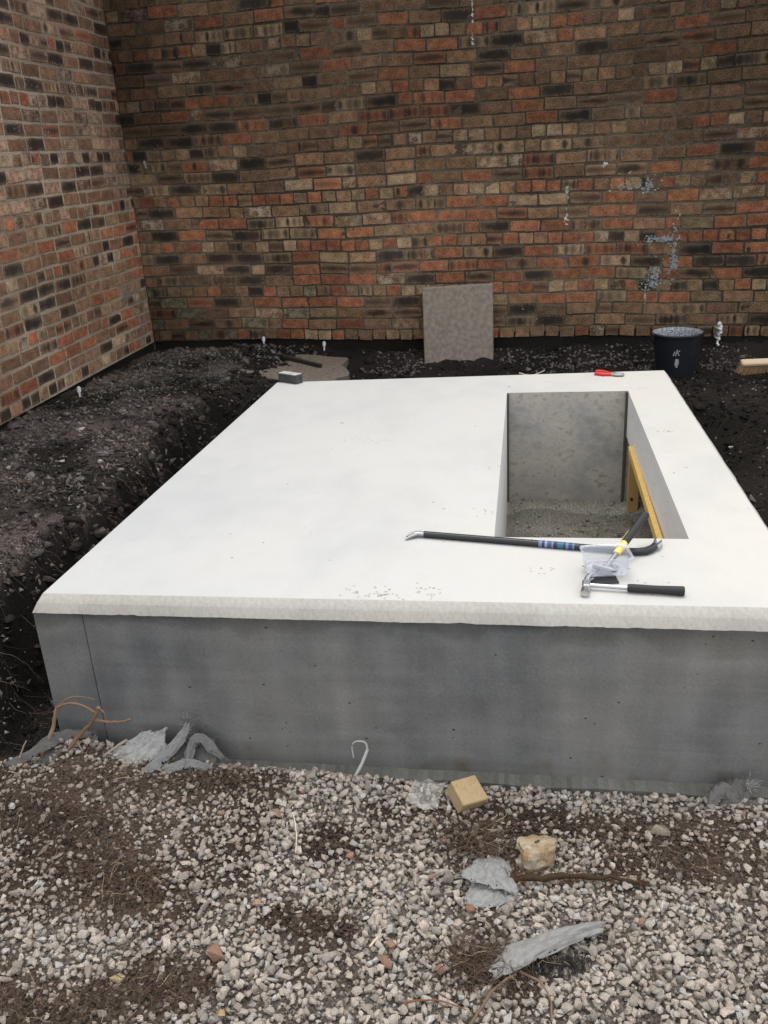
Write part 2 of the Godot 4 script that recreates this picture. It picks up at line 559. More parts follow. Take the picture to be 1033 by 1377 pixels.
func steps(a: float, b: float, fine0: float, fine1: float, d: float) -> PackedFloat32Array:
	var out := PackedFloat32Array()
	var x := fine0
	while x < fine1:
		out.push_back(x); x += d
	var g := d
	while x < b:
		out.push_back(x); g *= 1.35; x += g
	out.push_back(b)
	x = fine0
	g = d
	var left := PackedFloat32Array()
	while x > a:
		g *= 1.35; x -= g; left.push_back(maxf(x, a))
	left.reverse()
	left.append_array(out)
	return left

func build_ground() -> void:
	var xs := steps(-30, 30, -3.3, 2.3, 0.024)
	var zs := steps(-30, 30, 0.8, 7.45, 0.024)
	var w := xs.size()
	var v := PackedVector3Array()
	var c := PackedColorArray()
	for Z in zs:
		for x in xs:
			v.push_back(V(x, ground_h(x, Z), Z))
			c.push_back(soil_color(x, Z))
	var nn := PackedVector3Array()
	nn.resize(v.size())
	var idx := PackedInt32Array()
	for j in zs.size():
		for i in w:
			var k := j * w + i
			var l := v[j * w + maxi(i - 1, 0)]
			var r := v[j * w + mini(i + 1, w - 1)]
			var f := v[mini(j + 1, zs.size() - 1) * w + i]
			var b := v[maxi(j - 1, 0) * w + i]
			nn[k] = (r - l).cross(f - b).normalized()
			if i < w - 1 and j < zs.size() - 1:
				idx.append_array([k, k + w, k + 1, k + 1, k + w, k + w + 1])
	var a := []
	a.resize(Mesh.ARRAY_MAX)
	a[Mesh.ARRAY_VERTEX] = v; a[Mesh.ARRAY_NORMAL] = nn; a[Mesh.ARRAY_COLOR] = c; a[Mesh.ARRAY_INDEX] = idx
	var m := ArrayMesh.new()
	m.add_surface_from_arrays(Mesh.PRIMITIVE_TRIANGLES, a)
	var o := MeshInstance3D.new()
	o.name = "ground"
	o.mesh = m
	o.material_override = M.soil
	add_child(o, true)
	tag(o, "dark brown soil and gravel bed of the yard", "", "", "structure")

# ---------------------------------------------------------------- the brick walls
func course_dip(left: bool, u: float, y: float) -> float:
	if left: return 0.008 * sin(u * 1.3 + y) + 0.010 * n_low.get_noise_2d(u * 1.6 + 60.0, y * 2.0)
	return -0.018 * (u - 0.3) * (1.0 - sstep(0.5, 1.7, y)) + 0.008 * sin(u * 2.1 + y * 1.7) + 0.010 * n_low.get_noise_2d(u * 1.6, y * 2.0) + 0.010 * maxf(u - 3.0, 0.0) * sstep(0.9, 1.8, y)

func build_wall(left: bool) -> void:
	var o := thing("brick_wall", "old red brick side wall running toward the viewer at the left, pale mortar joints" if left else "long old brick wall with sooty patches across the back of the yard", "wall")
	# u runs along the wall from the inner corner; the face looks along out
	var along := Vector3(-0.0199, 0, 0.9998) if left else Vector3.RIGHT
	if left: along = Vector3(0.0199, 0, 0.9998)
	var out := Vector3(0.9998, 0, -0.0199) if left else Vector3.BACK
	var org := V(WALL_X, 0, WALL_Z)
	var length := 6.2 if left else 7.2
	var top := 3.05
	var pitch := 0.0914
	var y0 := -0.045
	var list := []
	var joint := 0.011 if not left else 0.017
	for k in int((top - y0) / pitch):
		var header := k % 4 == 0
		var u := 0.004 + ((0.112 if k % 2 else 0.0) if not header else 0.06)
		if u > 0.01: list.append([k, 0.004, u - joint])
		while u < length:
			var bl := (0.107 if header else 0.226) + rr(-0.007, 0.007)
			if not header and rng.randf() < 0.08: bl = 0.107
			list.append([k, u, u + bl])
			u += bl + joint + rr(-0.002, 0.003)
	var sized := []
	for b in list:
		var um: float = (b[1] + b[2]) * 0.5
		var p: Vector3 = org + along * um + Vector3.UP * (y0 + (b[0] + 0.5) * pitch)
		b.append(shows(p, b[2] - b[1]))
		sized.append(b)
	sized.sort_custom(func(p, q): return p[3] > q[3] if p[3] != q[3] else (p[0] * 1000 + p[1] < q[0] * 1000 + q[1]))
	var rest := MB.new()
	for i in sized.size():
		var b = sized[i]
		if i < 300:
			var mb := MB.new()
			one_brick(mb, left, b, org, along, out, y0, pitch, joint)
			put("brick", mb, M.brick, o)
		else:
			one_brick(rest, left, b, org, along, out, y0, pitch, joint)
	put("brickwork", rest, M.brick, o).set_meta("kind", "stuff")
	# the mortar bed behind the bricks, slightly uneven
	var mb2 := MB.new()
	var du := 0.022
	var nu := int(length / du) + 1
	var ny := int((top + 0.2 - y0) / du) + 1
	var pts := PackedVector3Array()
	var cols := PackedColorArray()
	for j in ny + 1:
		for i in nu + 1:
			var u := i * du
			var y := y0 + j * du
			var d := (0.0040 if left else 0.003) + (0.0030 if left else 0.008) * n_fine.get_noise_3d(u * 38.0, y * 38.0, 3.0 if left else 8.0)
			pts.push_back(org + along * u + Vector3.UP * y + out * (d - 0.006))
			var q := clampf(0.5 + n_mid.get_noise_2d(u * 3.0 + (50.0 if left else 0.0), y * 3.0) * 1.1, 0, 1)
			var light := s8(242, 222, 198) if left else s8(164, 148, 128)
			var dk := s8(206, 182, 158) if left else s8(104, 92, 80)
			if not left: q = clampf(q + 0.35 * sstep(0.9, 1.6, y) - 0.2, 0, 1)
			cols.push_back(dk.lerp(light, q) * grime_and_vignette(left, u, y))
	for j in ny:
		for i in nu:
			var k := j * (nu + 1) + i
			mb2.col = cols[k]
			mb2.quad(pts[k], pts[k + 1], pts[k + nu + 2], pts[k + nu + 1], out)
	put("mortar", mb2, M.mortar, o)
	# the body of the wall, so that it has thickness, and its footing below the bricks
	var body := MB.new()
	body.col = s8(110, 95, 80)
	var th := 0.33
	var mid := org + along * (length * 0.5 - 0.15) + Vector3.UP * ((top + 0.15 - 0.6) * 0.5) - out * (th * 0.5 + 0.022)
	body.box(Transform3D(Basis(along, Vector3.UP, along.cross(Vector3.UP)), mid), Vector3(length + 0.3, top + 0.15 + 0.6, th), 0.004)
	put("wall_core", body, M.mortar, o)
	var foot := MB.new()
	var last := Vector3.ZERO
	for i in 91:
		var u := length * i / 90.0
		var p := org + along * u + out * (-0.016 + 0.010 * n_mid.get_noise_2d(u * 6.0, 70.0))
		if i:
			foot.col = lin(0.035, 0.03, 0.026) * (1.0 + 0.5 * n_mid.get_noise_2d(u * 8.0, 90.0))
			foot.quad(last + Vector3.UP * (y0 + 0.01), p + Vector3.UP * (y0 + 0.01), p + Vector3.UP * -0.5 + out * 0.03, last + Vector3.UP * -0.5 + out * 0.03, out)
		last = p
	put("footing", foot, M.soil, o)
	if not left: wall_marks(o)
	else:
		var bl := MB.new()
		for k in 5200:
			var cl: Array = [[1.9, 1.72, 0.55, 0.10], [1.3, 1.55, 0.4, 0.16], [2.2, 1.38, 0.35, 0.12], [1.0, 1.95, 0.4, 0.15], [0.25, 0.25, 0.12, 0.2], [0.5, 0.42, 0.14, 0.1], [2.3, 1.05, 0.3, 0.08]][rng.randi() % 7]
			var u: float = cl[0] + rng.randfn() * cl[2] * 0.6
			var y: float = cl[1] + rng.randfn() * cl[3] * 0.6
			if u < 0.02 or n_mid.get_noise_2d(u * 12.0, y * 12.0) < 0.02: continue
			var s := 0.0015 + 0.007 * pow(rng.randf(), 2.5)
			stone(bl, rng.randi() % 20, Transform3D(Basis.from_scale(Vector3(0.002, s * rr(0.8, 2.2), s)), org + along * u + Vector3.UP * y + out * 0.0035), s8(196, 178, 174) * rr(0.5, 1.0), 0.05)
		for i in bl.n.size(): bl.n[i] = (bl.n[i] * 0.3 + out).normalized()
		put("lime_bloom", bl, M.paint, o)

func grime_and_vignette(left: bool, u: float, y: float) -> float:  # tint for bricks and mortar: dirt plus painted vignette
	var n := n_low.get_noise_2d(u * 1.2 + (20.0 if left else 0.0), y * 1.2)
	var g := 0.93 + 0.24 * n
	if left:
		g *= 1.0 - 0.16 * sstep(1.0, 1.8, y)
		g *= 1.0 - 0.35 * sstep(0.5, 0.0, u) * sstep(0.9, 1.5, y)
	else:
		g *= 1.0 - 0.46 * sstep(0.75, 1.9, y + 0.25 * n)                                   # soot thickening up the wall, with some lens vignetting painted in
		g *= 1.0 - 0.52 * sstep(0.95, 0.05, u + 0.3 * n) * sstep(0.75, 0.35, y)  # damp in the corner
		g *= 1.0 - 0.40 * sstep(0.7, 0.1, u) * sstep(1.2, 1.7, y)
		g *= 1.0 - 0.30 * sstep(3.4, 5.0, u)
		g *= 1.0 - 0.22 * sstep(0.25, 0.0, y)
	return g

func one_brick(mb: MB, left: bool, b: Array, org: Vector3, along: Vector3, out: Vector3, y0: float, pitch: float, joint: float) -> void:
	var k: int = b[0]
	var u0: float = b[1]
	var u1: float = b[2]
	var um := (u0 + u1) * 0.5
	var dip := course_dip(left, um, k * pitch)
	var ya := y0 + k * pitch + dip + joint * 0.5 + rr(-0.004, 0.003)
	var yb := ya + pitch - joint + rr(-0.003, 0.003)
	var ym := (ya + yb) * 0.5
	# which face of the atlas
	var q := rng.randf()
	var row := 0
	var wear := n_low.get_noise_2d(um * 1.5 + 9.0, ym * 1.5 + (30.0 if left else 0.0))
	if left:
		if ym > 1.15: row = rng.randi_range(18, 19) if q < 0.30 + wear * 0.6 else (rng.randi_range(0, 2) if q < 0.62 else (rng.randi_range(3, 4) if q < 0.64 else (rng.randi_range(16, 17) if q < 0.8 else rng.randi_range(9, 15))))
		else: row = rng.randi_range(0, 2) if q < 0.30 else (rng.randi_range(3, 4) if q < 0.46 else (rng.randi_range(5, 8) if q < 0.56 else (rng.randi_range(9, 15) if q < 0.80 else (rng.randi_range(16, 17) if q < 0.94 else 18))))
		if um < 0.55 and ym < 0.5 and rng.randf() < 0.3: row = rng.randi_range(18, 20)
	else:
		var red := 0.11 + 0.34 * sstep(0.1, 0.3, ym) * sstep(1.25, 0.85, ym) * sstep(0.7, 1.6, um)
		var head := k % 4 == 0
		if head: row = rng.randi_range(3, 4) if q < red else (rng.randi_range(0, 2) if q < 0.45 else (rng.randi_range(5, 8) if q < 0.78 else rng.randi_range(9, 19)))
		elif q < red: row = rng.randi_range(3, 4)
		elif q < 0.44: row = rng.randi_range(0, 2)
		elif q < 0.52 + wear * 0.25: row = rng.randi_range(5, 8)
		elif q < 0.84: row = rng.randi_range(9, 15)
		elif q < 0.95: row = rng.randi_range(16, 17)
		else: row = rng.randi_range(18, 19)
		if um < 1.6 and ym < 0.42 and rng.randf() < 0.36 - um * 0.14: row = 20
	var cell := rng.randi_range(0, 7)
	var span := minf((u1 - u0) / 0.226, 1.0)
	var uo := rng.randf() * (1.0 - span)
	var ua := (cell + uo * 0.98 + 0.012) / 8.0
	var ub := (cell + (uo + span) * 0.98 + 0.008) / 8.0
	var va := (row + 0.96) / 21.0
	var vb := (row + 0.04) / 21.0
	if rng.randf() < 0.5:
		var sw := ua
		ua = ub; ub = sw
	var g := grime_and_vignette(left, um, ym) * rr(0.78, 1.05) * (1.0 + 0.22 * n_mid.get_noise_2d(um * 5.0, ym * 5.0 + (9.0 if left else 60.0)))
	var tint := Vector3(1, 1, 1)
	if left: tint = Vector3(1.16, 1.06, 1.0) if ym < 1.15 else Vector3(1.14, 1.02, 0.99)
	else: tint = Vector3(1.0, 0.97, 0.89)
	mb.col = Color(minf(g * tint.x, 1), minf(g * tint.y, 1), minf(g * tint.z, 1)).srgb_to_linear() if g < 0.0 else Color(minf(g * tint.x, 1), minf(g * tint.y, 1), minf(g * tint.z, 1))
	var proud := (0.0030 + rr(-0.0018, 0.0024)) if left else 0.0035 + rr(-0.0035, 0.0035)
	var tilt := rr(-0.004, 0.004) * (0.4 if left else 1.0)
	var bev := 0.0045
	# face grid 4 x 3, rounded to the sides
	var grid := []
	for j in 3:
		for i in 4:
			var fu := i / 3.0
			var fv := j / 2.0
			var eu := lerpf(u0, u1, fu) + (0.0 if i % 3 else (bev if i == 0 else -bev))
			var ev := lerpf(ya, yb, fv) + (0.0 if j % 2 else (bev if j == 0 else -bev)) + rr(-0.003, 0.003) + course_slope(left, um, k * pitch) * (fu - 0.5) * (u1 - u0)
			grid.append([org + along * (eu + rr(-0.003, 0.003)) + Vector3.UP * ev + out * (proud + tilt * (fu - 0.5) * 2.0 + rr(-0.002, 0.002)), Vector2(lerpf(ua, ub, fu), lerpf(va, vb, fv))])
	for j in 2:
		for i in 3:
			var p0 = grid[j * 4 + i]
			var p1 = grid[j * 4 + i + 1]
			var p2 = grid[j * 4 + i + 5]
			var p3 = grid[j * 4 + i + 4]
			mb.quad_uv(p0[0], p1[0], p2[0], p3[0], out, p0[1], p1[1], p2[1], p3[1])
	var ring := [0, 1, 2, 3, 7, 11, 10, 9, 8, 4]
	var dirs := []
	for id in ring:
		var i: int = id % 4
		var j: int = id / 4
		var d := Vector3.ZERO
		if i == 0: d -= along
		if i == 3: d += along
		if j == 0: d -= Vector3.UP
		if j == 2: d += Vector3.UP
		dirs.append(d)
	for s in ring.size():
		var s2 := (s + 1) % ring.size()
		var pa: Vector3 = grid[ring[s]][0]
		var pb: Vector3 = grid[ring[s2]][0]
		var da: Vector3 = dirs[s]
		var db: Vector3 = dirs[s2]
		var qa := pa + da * bev - out * bev
		var qb := pb + db * bev - out * bev
		var ta: Vector2 = grid[ring[s]][1]
		var tb: Vector2 = grid[ring[s2]][1]
		var na := (out + da.normalized()).normalized()
		var nb := (out + db.normalized()).normalized()
		mb.tri3(pa, pb, qb, out, out, nb, ta, tb, tb)
		mb.tri3(pa, qb, qa, out, nb, na, ta, tb, ta)
		var ra := qa - out * 0.016
		var rb := qb - out * 0.016
		mb.tri3(qa, qb, rb, da.normalized(), db.normalized(), db.normalized(), ta, tb, tb)
		mb.tri3(qa, rb, ra, da.normalized(), db.normalized(), da.normalized(), ta, tb, ta)

func course_slope(left: bool, u: float, y: float) -> float:
	return (course_dip(left, u + 0.1, y) - course_dip(left, u - 0.1, y)) / 0.2

# old paint: thin crusts that stand a little proud of the bricks
func crust(parent: Node, list: Array, c: Color, called: String, size := 1.0) -> void:
	var mb := MB.new()
	for q in list:    # x, y, half width, half height, number
		for k in int(q[4] * 2.2):
			var p := V(q[0] + rng.randfn() * q[2] * 0.5, q[1] + rng.randfn() * q[3] * 0.5, WALL_Z - 0.0046)
			var s := (0.002 + 0.009 * pow(rng.randf(), 2.0)) * size
			stone(mb, rng.randi() % 20, Transform3D(Basis(Vector3.BACK, rr(-0.3, 0.3)) * Basis.from_scale(Vector3(s * rr(0.7, 1.5), s * rr(0.8, 1.8), 0.0022)), p), c * rr(0.6, 1.1), 0.05)
	for i in mb.n.size(): mb.n[i] = (mb.n[i] * 0.3 + Vector3.BACK).normalized()
	put(called, mb, M.paint, parent)

func wall_marks(o: Node) -> void:
	crust(o, [[0.90, 1.02, 0.07, 0.07, 46], [0.78, 1.03, 0.12, 0.03, 26], [1.02, 0.64, 0.16, 0.03, 90], [1.12, 0.68, 0.03, 0.16, 50], [1.115, 0.44, 0.035, 0.12, 110], [0.985, 0.42, 0.05, 0.08, 80], [0.96, 0.32, 0.08, 0.06, 80]], s8(176, 184, 184), "paint_mark")
	crust(o, [[0.29, 1.02, 0.012, 0.06, 16], [0.295, 0.83, 0.012, 0.05, 12], [0.568, 1.199, 0.016, 0.016, 8], [-3.086, 1.424, 0.008, 0.05, 8], [0.918, 0.22, 0.004, 0.1, 9], [0.76, 1.14, 0.01, 0.02, 4], [-0.41, 2.30, 0.004, 0.10, 14], [-0.413, 2.12, 0.004, 0.06, 10]], s8(226, 222, 214), "paint_mark")
	crust(o, [[-0.95, 0.10, 0.3, 0.12, 40], [-0.1, 0.12, 0.2, 0.12, 30], [0.5, 0.1, 0.5, 0.12, 24], [1.2, 0.1, 0.4, 0.12, 24]], s8(176, 168, 156), "lime_splash", 0.6)

# ---------------------------------------------------------------- the concrete base
func build_base() -> void:
	var o := thing("concrete_slab", "large pale cast concrete base with a rectangular recess in its top", "concrete slab")
	var FL := Vector2(-1.672, 2.537)
	var BL := Vector2(-1.640, 5.575)
	var BR := Vector2(0.853, 5.702)
	var FR := Vector2(0.880, 2.545)
	var at := func(s: float, t: float) -> Vector2: return FL.lerp(FR, s).lerp(BL.lerp(BR, s), t)
	var hx0 := -0.120
	var hx1 := 0.584
	var hz0 := 3.062
	var hz1 := 5.203
	var uvt := func(p: Vector2) -> Vector2: return Vector2((p.x + 1.7) / 2.6, (p.y - 2.4) / 3.4)
	# top: strips round the recess
	var mb := MB.new()
	var xs := [[FL.x, BL.x], [hx0, hx0], [hx1, hx1], [FR.x, BR.x]]
	var xa := func(i: int, Z: float) -> float: return lerpf(xs[i][0], xs[i][1], (Z - 2.54) / 3.1)
	for i in 3:
		var segs := [[0.0, hz0], [hz0, hz1], [hz1, 9.0]]
		for j in 3:
			if i == 1 and j == 1: continue
			for part in 6:
				var quad := []
				for cn in [[0, 0], [1, 0], [1, 1], [0, 1]]:
					var f: float = (part + cn[0]) / 6.0
					var zmid: float = [2.54, hz0, hz1, 5.64][j + cn[1]]
					var x: float = lerpf(xa.call(i, zmid), xa.call(i + 1, zmid), f)
					var Z: float = zmid
					if j + cn[1] == 0: Z = lerpf(FL.y, FR.y, (x - FL.x) / (FR.x - FL.x))
					if j + cn[1] == 3: Z = lerpf(BL.y, BR.y, (x - BL.x) / (BR.x - BL.x))
					quad.append(Vector2(x, Z))
				var P := quad.map(func(p): return V(p.x, 0, p.y))
				mb.quad_uv(P[0], P[1], P[2], P[3], Vector3.UP, uvt.call(quad[0]), uvt.call(quad[1]), uvt.call(quad[2]), uvt.call(quad[3]))
	put("top_face", mb, M.top, o)
	# the bevelled front arris, its lower edge a little broken
	var bv := MB.new()
	var frp := []
	var nseg := 220
	for i in nseg + 1:
		var f := float(i) / nseg
		var x := lerpf(FL.x, FR.x, f)
		var xl := lerpf(-1.694, 0.90, f)
		var k := n_fine.get_noise_2d(x * 7.0, 5.0) * 0.0012 + n_fine.get_noise_2d(x * 60.0, 9.0) * 0.0013 + maxf(n_mid.get_noise_2d(x * 24.0, 15.0) - 0.3, 0.0) * 0.010
		frp.append([V(x, 0, lerpf(FL.y, FR.y, f)), V(xl, -0.050 + k, 2.484 + k * 0.3)])
	for i in nseg:
		bv.col = Color(0.415, 0.39, 0.357) * (1.0 + 0.16 * n_mid.get_noise_2d(i * 0.12, 3.0) + 0.05 * n_mid.get_noise_2d(i * 0.5, 9.0))
		var mid0: Vector3 = frp[i][0].lerp(frp[i][1], 0.5) + Vector3(0, 0.003, 0.003) + Vector3(0, 1, 1) * 0.0015 * n_fine.get_noise_2d(i * 3.0, 40.0)
		var mid1: Vector3 = frp[i + 1][0].lerp(frp[i + 1][1], 0.5) + Vector3(0, 0.003, 0.003) + Vector3(0, 1, 1) * 0.0015 * n_fine.get_noise_2d(i * 3.0 + 3.0, 40.0)
		var nm := Vector3(0, 0.7, 0.71)
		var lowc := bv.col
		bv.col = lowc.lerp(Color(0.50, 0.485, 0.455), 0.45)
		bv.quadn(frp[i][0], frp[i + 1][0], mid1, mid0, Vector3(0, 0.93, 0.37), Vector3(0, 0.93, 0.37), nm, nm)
		bv.col = lowc
		bv.quadn(mid0, mid1, frp[i + 1][1], frp[i][1], nm, nm, Vector3(0, 0.55, 0.83), Vector3(0, 0.55, 0.83))
	put("bevelled_edge", bv, M.bevel, o)
	# front: two formed panels with a groove where the shutter boards met
	var uvf := func(p: Vector3) -> Vector2: return Vector2((p.x + 1.72) / 2.66, -p.y / 0.76)
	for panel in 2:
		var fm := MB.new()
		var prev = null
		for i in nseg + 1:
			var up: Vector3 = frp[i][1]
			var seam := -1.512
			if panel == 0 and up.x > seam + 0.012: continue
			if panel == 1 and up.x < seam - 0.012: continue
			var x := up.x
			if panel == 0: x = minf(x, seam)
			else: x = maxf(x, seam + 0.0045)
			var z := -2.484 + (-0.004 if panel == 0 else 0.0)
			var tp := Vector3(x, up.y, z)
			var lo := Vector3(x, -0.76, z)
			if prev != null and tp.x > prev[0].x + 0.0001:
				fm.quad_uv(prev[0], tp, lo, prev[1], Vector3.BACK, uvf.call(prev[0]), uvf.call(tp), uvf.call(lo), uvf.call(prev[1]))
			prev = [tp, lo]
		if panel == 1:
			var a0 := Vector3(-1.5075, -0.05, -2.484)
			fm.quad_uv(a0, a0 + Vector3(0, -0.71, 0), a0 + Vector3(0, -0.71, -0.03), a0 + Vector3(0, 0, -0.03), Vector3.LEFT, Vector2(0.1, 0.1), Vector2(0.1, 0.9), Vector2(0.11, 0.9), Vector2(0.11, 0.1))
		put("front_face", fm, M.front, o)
	# back and side faces, with a small arris on the right
	var sd := MB.new()
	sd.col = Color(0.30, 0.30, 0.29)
	sd.quad(V(-1.694, -0.05, 2.488), V(FL.x, 0, FL.y), V(BL.x, 0, BL.y), V(BL.x, -0.05, BL.y), Vector3.LEFT)
	sd.quad(V(-1.694, -0.05, 2.488), V(BL.x, -0.05, BL.y), V(BL.x, -0.78, BL.y), V(-1.694, -0.78, 2.488), Vector3.LEFT)
	sd.quad(V(BL.x, 0, BL.y), V(BR.x, 0, BR.y), V(BR.x, -0.78, BR.y), V(BL.x, -0.78, BL.y), Vector3.FORWARD)
	for i in 120:
		var q := []
		for e in 2:
			var f := (i + e) / 120.0
			var p := FR.lerp(BR, f)
			var k := 0.019 + 0.014 * n_mid.get_noise_2d(p.y * 18.0, 60.0) + 0.012 * maxf(n_fine.get_noise_2d(p.y * 7.0, 61.0), 0.0)
			q.append([V(p.x, 0, p.y), V(p.x + k, -k * 1.1, p.y), V(p.x + 0.026, -0.78, p.y)])
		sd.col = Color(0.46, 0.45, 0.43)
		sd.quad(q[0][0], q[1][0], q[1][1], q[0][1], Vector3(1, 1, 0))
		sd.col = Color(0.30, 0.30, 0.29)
		sd.quad(q[0][1], q[1][1], q[1][2], q[0][2], Vector3.RIGHT)
	put("side_face", sd, M.bevel, o)
	# the recess
	var rw := func(called: String, a: Vector3, b: Vector3, c: Vector3, d: Vector3, out: Vector3, m: Material, du: float) -> void:
		var w := MB.new()
		w.quad_uv(a, b, c, d, out, Vector2(du, 0), Vector2(du + 0.9, 0), Vector2(du + 0.9, 0.98), Vector2(du, 0.98))
		put(called, w, m, o)
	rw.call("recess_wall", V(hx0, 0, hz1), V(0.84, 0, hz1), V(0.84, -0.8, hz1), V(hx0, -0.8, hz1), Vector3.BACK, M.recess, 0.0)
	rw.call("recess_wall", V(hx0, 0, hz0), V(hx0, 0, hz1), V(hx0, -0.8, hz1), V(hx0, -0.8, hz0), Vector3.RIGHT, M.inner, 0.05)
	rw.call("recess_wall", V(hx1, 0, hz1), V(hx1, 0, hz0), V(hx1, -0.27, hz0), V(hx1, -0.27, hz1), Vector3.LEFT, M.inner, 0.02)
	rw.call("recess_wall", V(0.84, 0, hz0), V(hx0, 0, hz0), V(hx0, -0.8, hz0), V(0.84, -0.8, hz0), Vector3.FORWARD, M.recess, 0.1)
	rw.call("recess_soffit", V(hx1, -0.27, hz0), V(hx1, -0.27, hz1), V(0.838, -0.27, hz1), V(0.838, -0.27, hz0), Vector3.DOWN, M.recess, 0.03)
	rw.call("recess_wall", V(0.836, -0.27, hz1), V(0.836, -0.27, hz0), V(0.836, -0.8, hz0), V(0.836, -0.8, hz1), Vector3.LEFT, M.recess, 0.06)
	# dark shuttering strips left standing in the two far corners
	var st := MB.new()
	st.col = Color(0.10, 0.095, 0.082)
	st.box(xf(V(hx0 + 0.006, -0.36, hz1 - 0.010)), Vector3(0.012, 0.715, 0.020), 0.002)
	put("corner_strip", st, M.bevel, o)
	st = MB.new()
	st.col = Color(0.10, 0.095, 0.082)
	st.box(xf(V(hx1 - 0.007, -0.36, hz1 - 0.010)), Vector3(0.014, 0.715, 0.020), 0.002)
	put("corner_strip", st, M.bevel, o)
	# debris-strewn floor
	var fl := MB.new()
	var cells := 40
	var h := func(x: float, Z: float) -> float: return -0.735 + 0.02 * n_mid.get_noise_2d(x * 7.0, Z * 7.0) + 0.012 * n_fine.get_noise_2d(x * 14.0, Z * 14.0) + 0.05 * sstep(5.0, 5.2, Z + 0.1 * n_mid.get_noise_2d(x * 9.0, 2.0)) + 0.05 * sstep(4.3, 3.3, Z)
	for j in cells * 2:
		for i in cells:
			var q := []
			for cn in [[0, 0], [1, 0], [1, 1], [0, 1]]:
				var x: float = hx0 - 0.01 + 0.96 * (i + cn[0]) / cells
				var Z: float = hz0 + (hz1 - hz0 + 0.01) * (j + cn[1]) / (cells * 2.0)
				q.append(V(x, h.call(x, Z), Z))
			var sh := n_mid.get_noise_3d(q[0].x * 9.0, 0.0, q[0].z * 9.0)
			fl.col = lin(0.38, 0.35, 0.305) * (1.0 + 0.5 * sh)
			if q[0].z < -5.06: fl.col = lin(0.6, 0.56, 0.48) * (1.0 + 0.4 * sh)
			fl.quad(q[0], q[1], q[2], q[3], Vector3.UP)
	put("recess_floor", fl, M.soil, o)
	var cr := MB.new()
	for k in 800:
		var x := rr(hx0 + 0.02, 0.81)
		var Z := rr(3.4, hz1 - 0.02)
		var s := 0.004 + 0.012 * pow(rng.randf(), 3.0)
		stone(cr, rng.randi() % 26, Transform3D(spin() * Basis.from_scale(Vector3(s, s * 0.8, s)), V(x, h.call(x, Z) + s * 0.3, Z)), lin(0.40, 0.37, 0.32) * rr(0.4, 1.4))
	for k in 60:
		var x := rr(0.25, 0.8)
		var Z := rr(4.2, 5.1)
		var a := rr(0, TAU)
		cr.col = lin(0.32, 0.24, 0.15) * rr(0.5, 1.3)
		var p := V(x, h.call(x, Z) + 0.008, Z)
		cr.tube(PackedVector3Array([p, p + Vector3(cos(a), 0.1, sin(a)) * rr(0.02, 0.07)]), PackedFloat32Array([0.003, 0.002]), 4)
	put("recess_rubble", cr, M.stone, o).set_meta("kind", "stuff")
	# blinding that sticks out under the front
	var ft := MB.new()
	for i in 130:
		var q := []
		for e in 2:
			var x := -1.3 + 2.25 * (i + e) / 130.0
			q.append([V(x, -0.628 + 0.004 * n_fine.get_noise_2d(x * 12.0, 8.0), 2.49), V(x, -0.634 + 0.004 * n_fine.get_noise_2d(x * 9.0, 18.0), 2.432 + 0.012 * n_mid.get_noise_2d(x * 11.0, 28.0)), V(x, -0.72, 2.43 + 0.012 * n_mid.get_noise_2d(x * 11.0, 28.0))])
		ft.col = lin(0.17, 0.165, 0.15) * (1.0 + 0.4 * n_mid.get_noise_2d(i * 2.0, 44.0))
		ft.quad(q[0][0], q[1][0], q[1][1], q[0][1], Vector3.UP)
		ft.quad(q[0][1], q[1][1], q[1][2], q[0][2], Vector3.BACK)
	put("blinding_ledge", ft, M.bevel, o)
	# timbers in the recess
	var t1 := MB.new()
	t1.col = s8(226, 188, 116)
	t1.box(xf(V(0.567, -0.250, 3.97), -0.008), Vector3(0.026, 0.046, 1.78), 0.002)
	tag(put("timber_batten", t1, M.wood), "long yellow timber batten fixed along the right side of the recess", "timber batten")
	var t2 := MB.new()
	t2.col = s8(206, 170, 112)
	t2.box(xf(V(0.630, -0.505, 5.12), 0.05), Vector3(0.062, 0.44, 0.05), 0.002)
	t2.col = s8(70, 44, 26)
	t2.box(xf(V(0.622, -0.64, 5.0925), 0.05), Vector3(0.014, 0.02, 0.004), 0.001)
	tag(put("timber_post", t2, M.wood), "short upright timber post in the far right corner of the recess", "timber post")

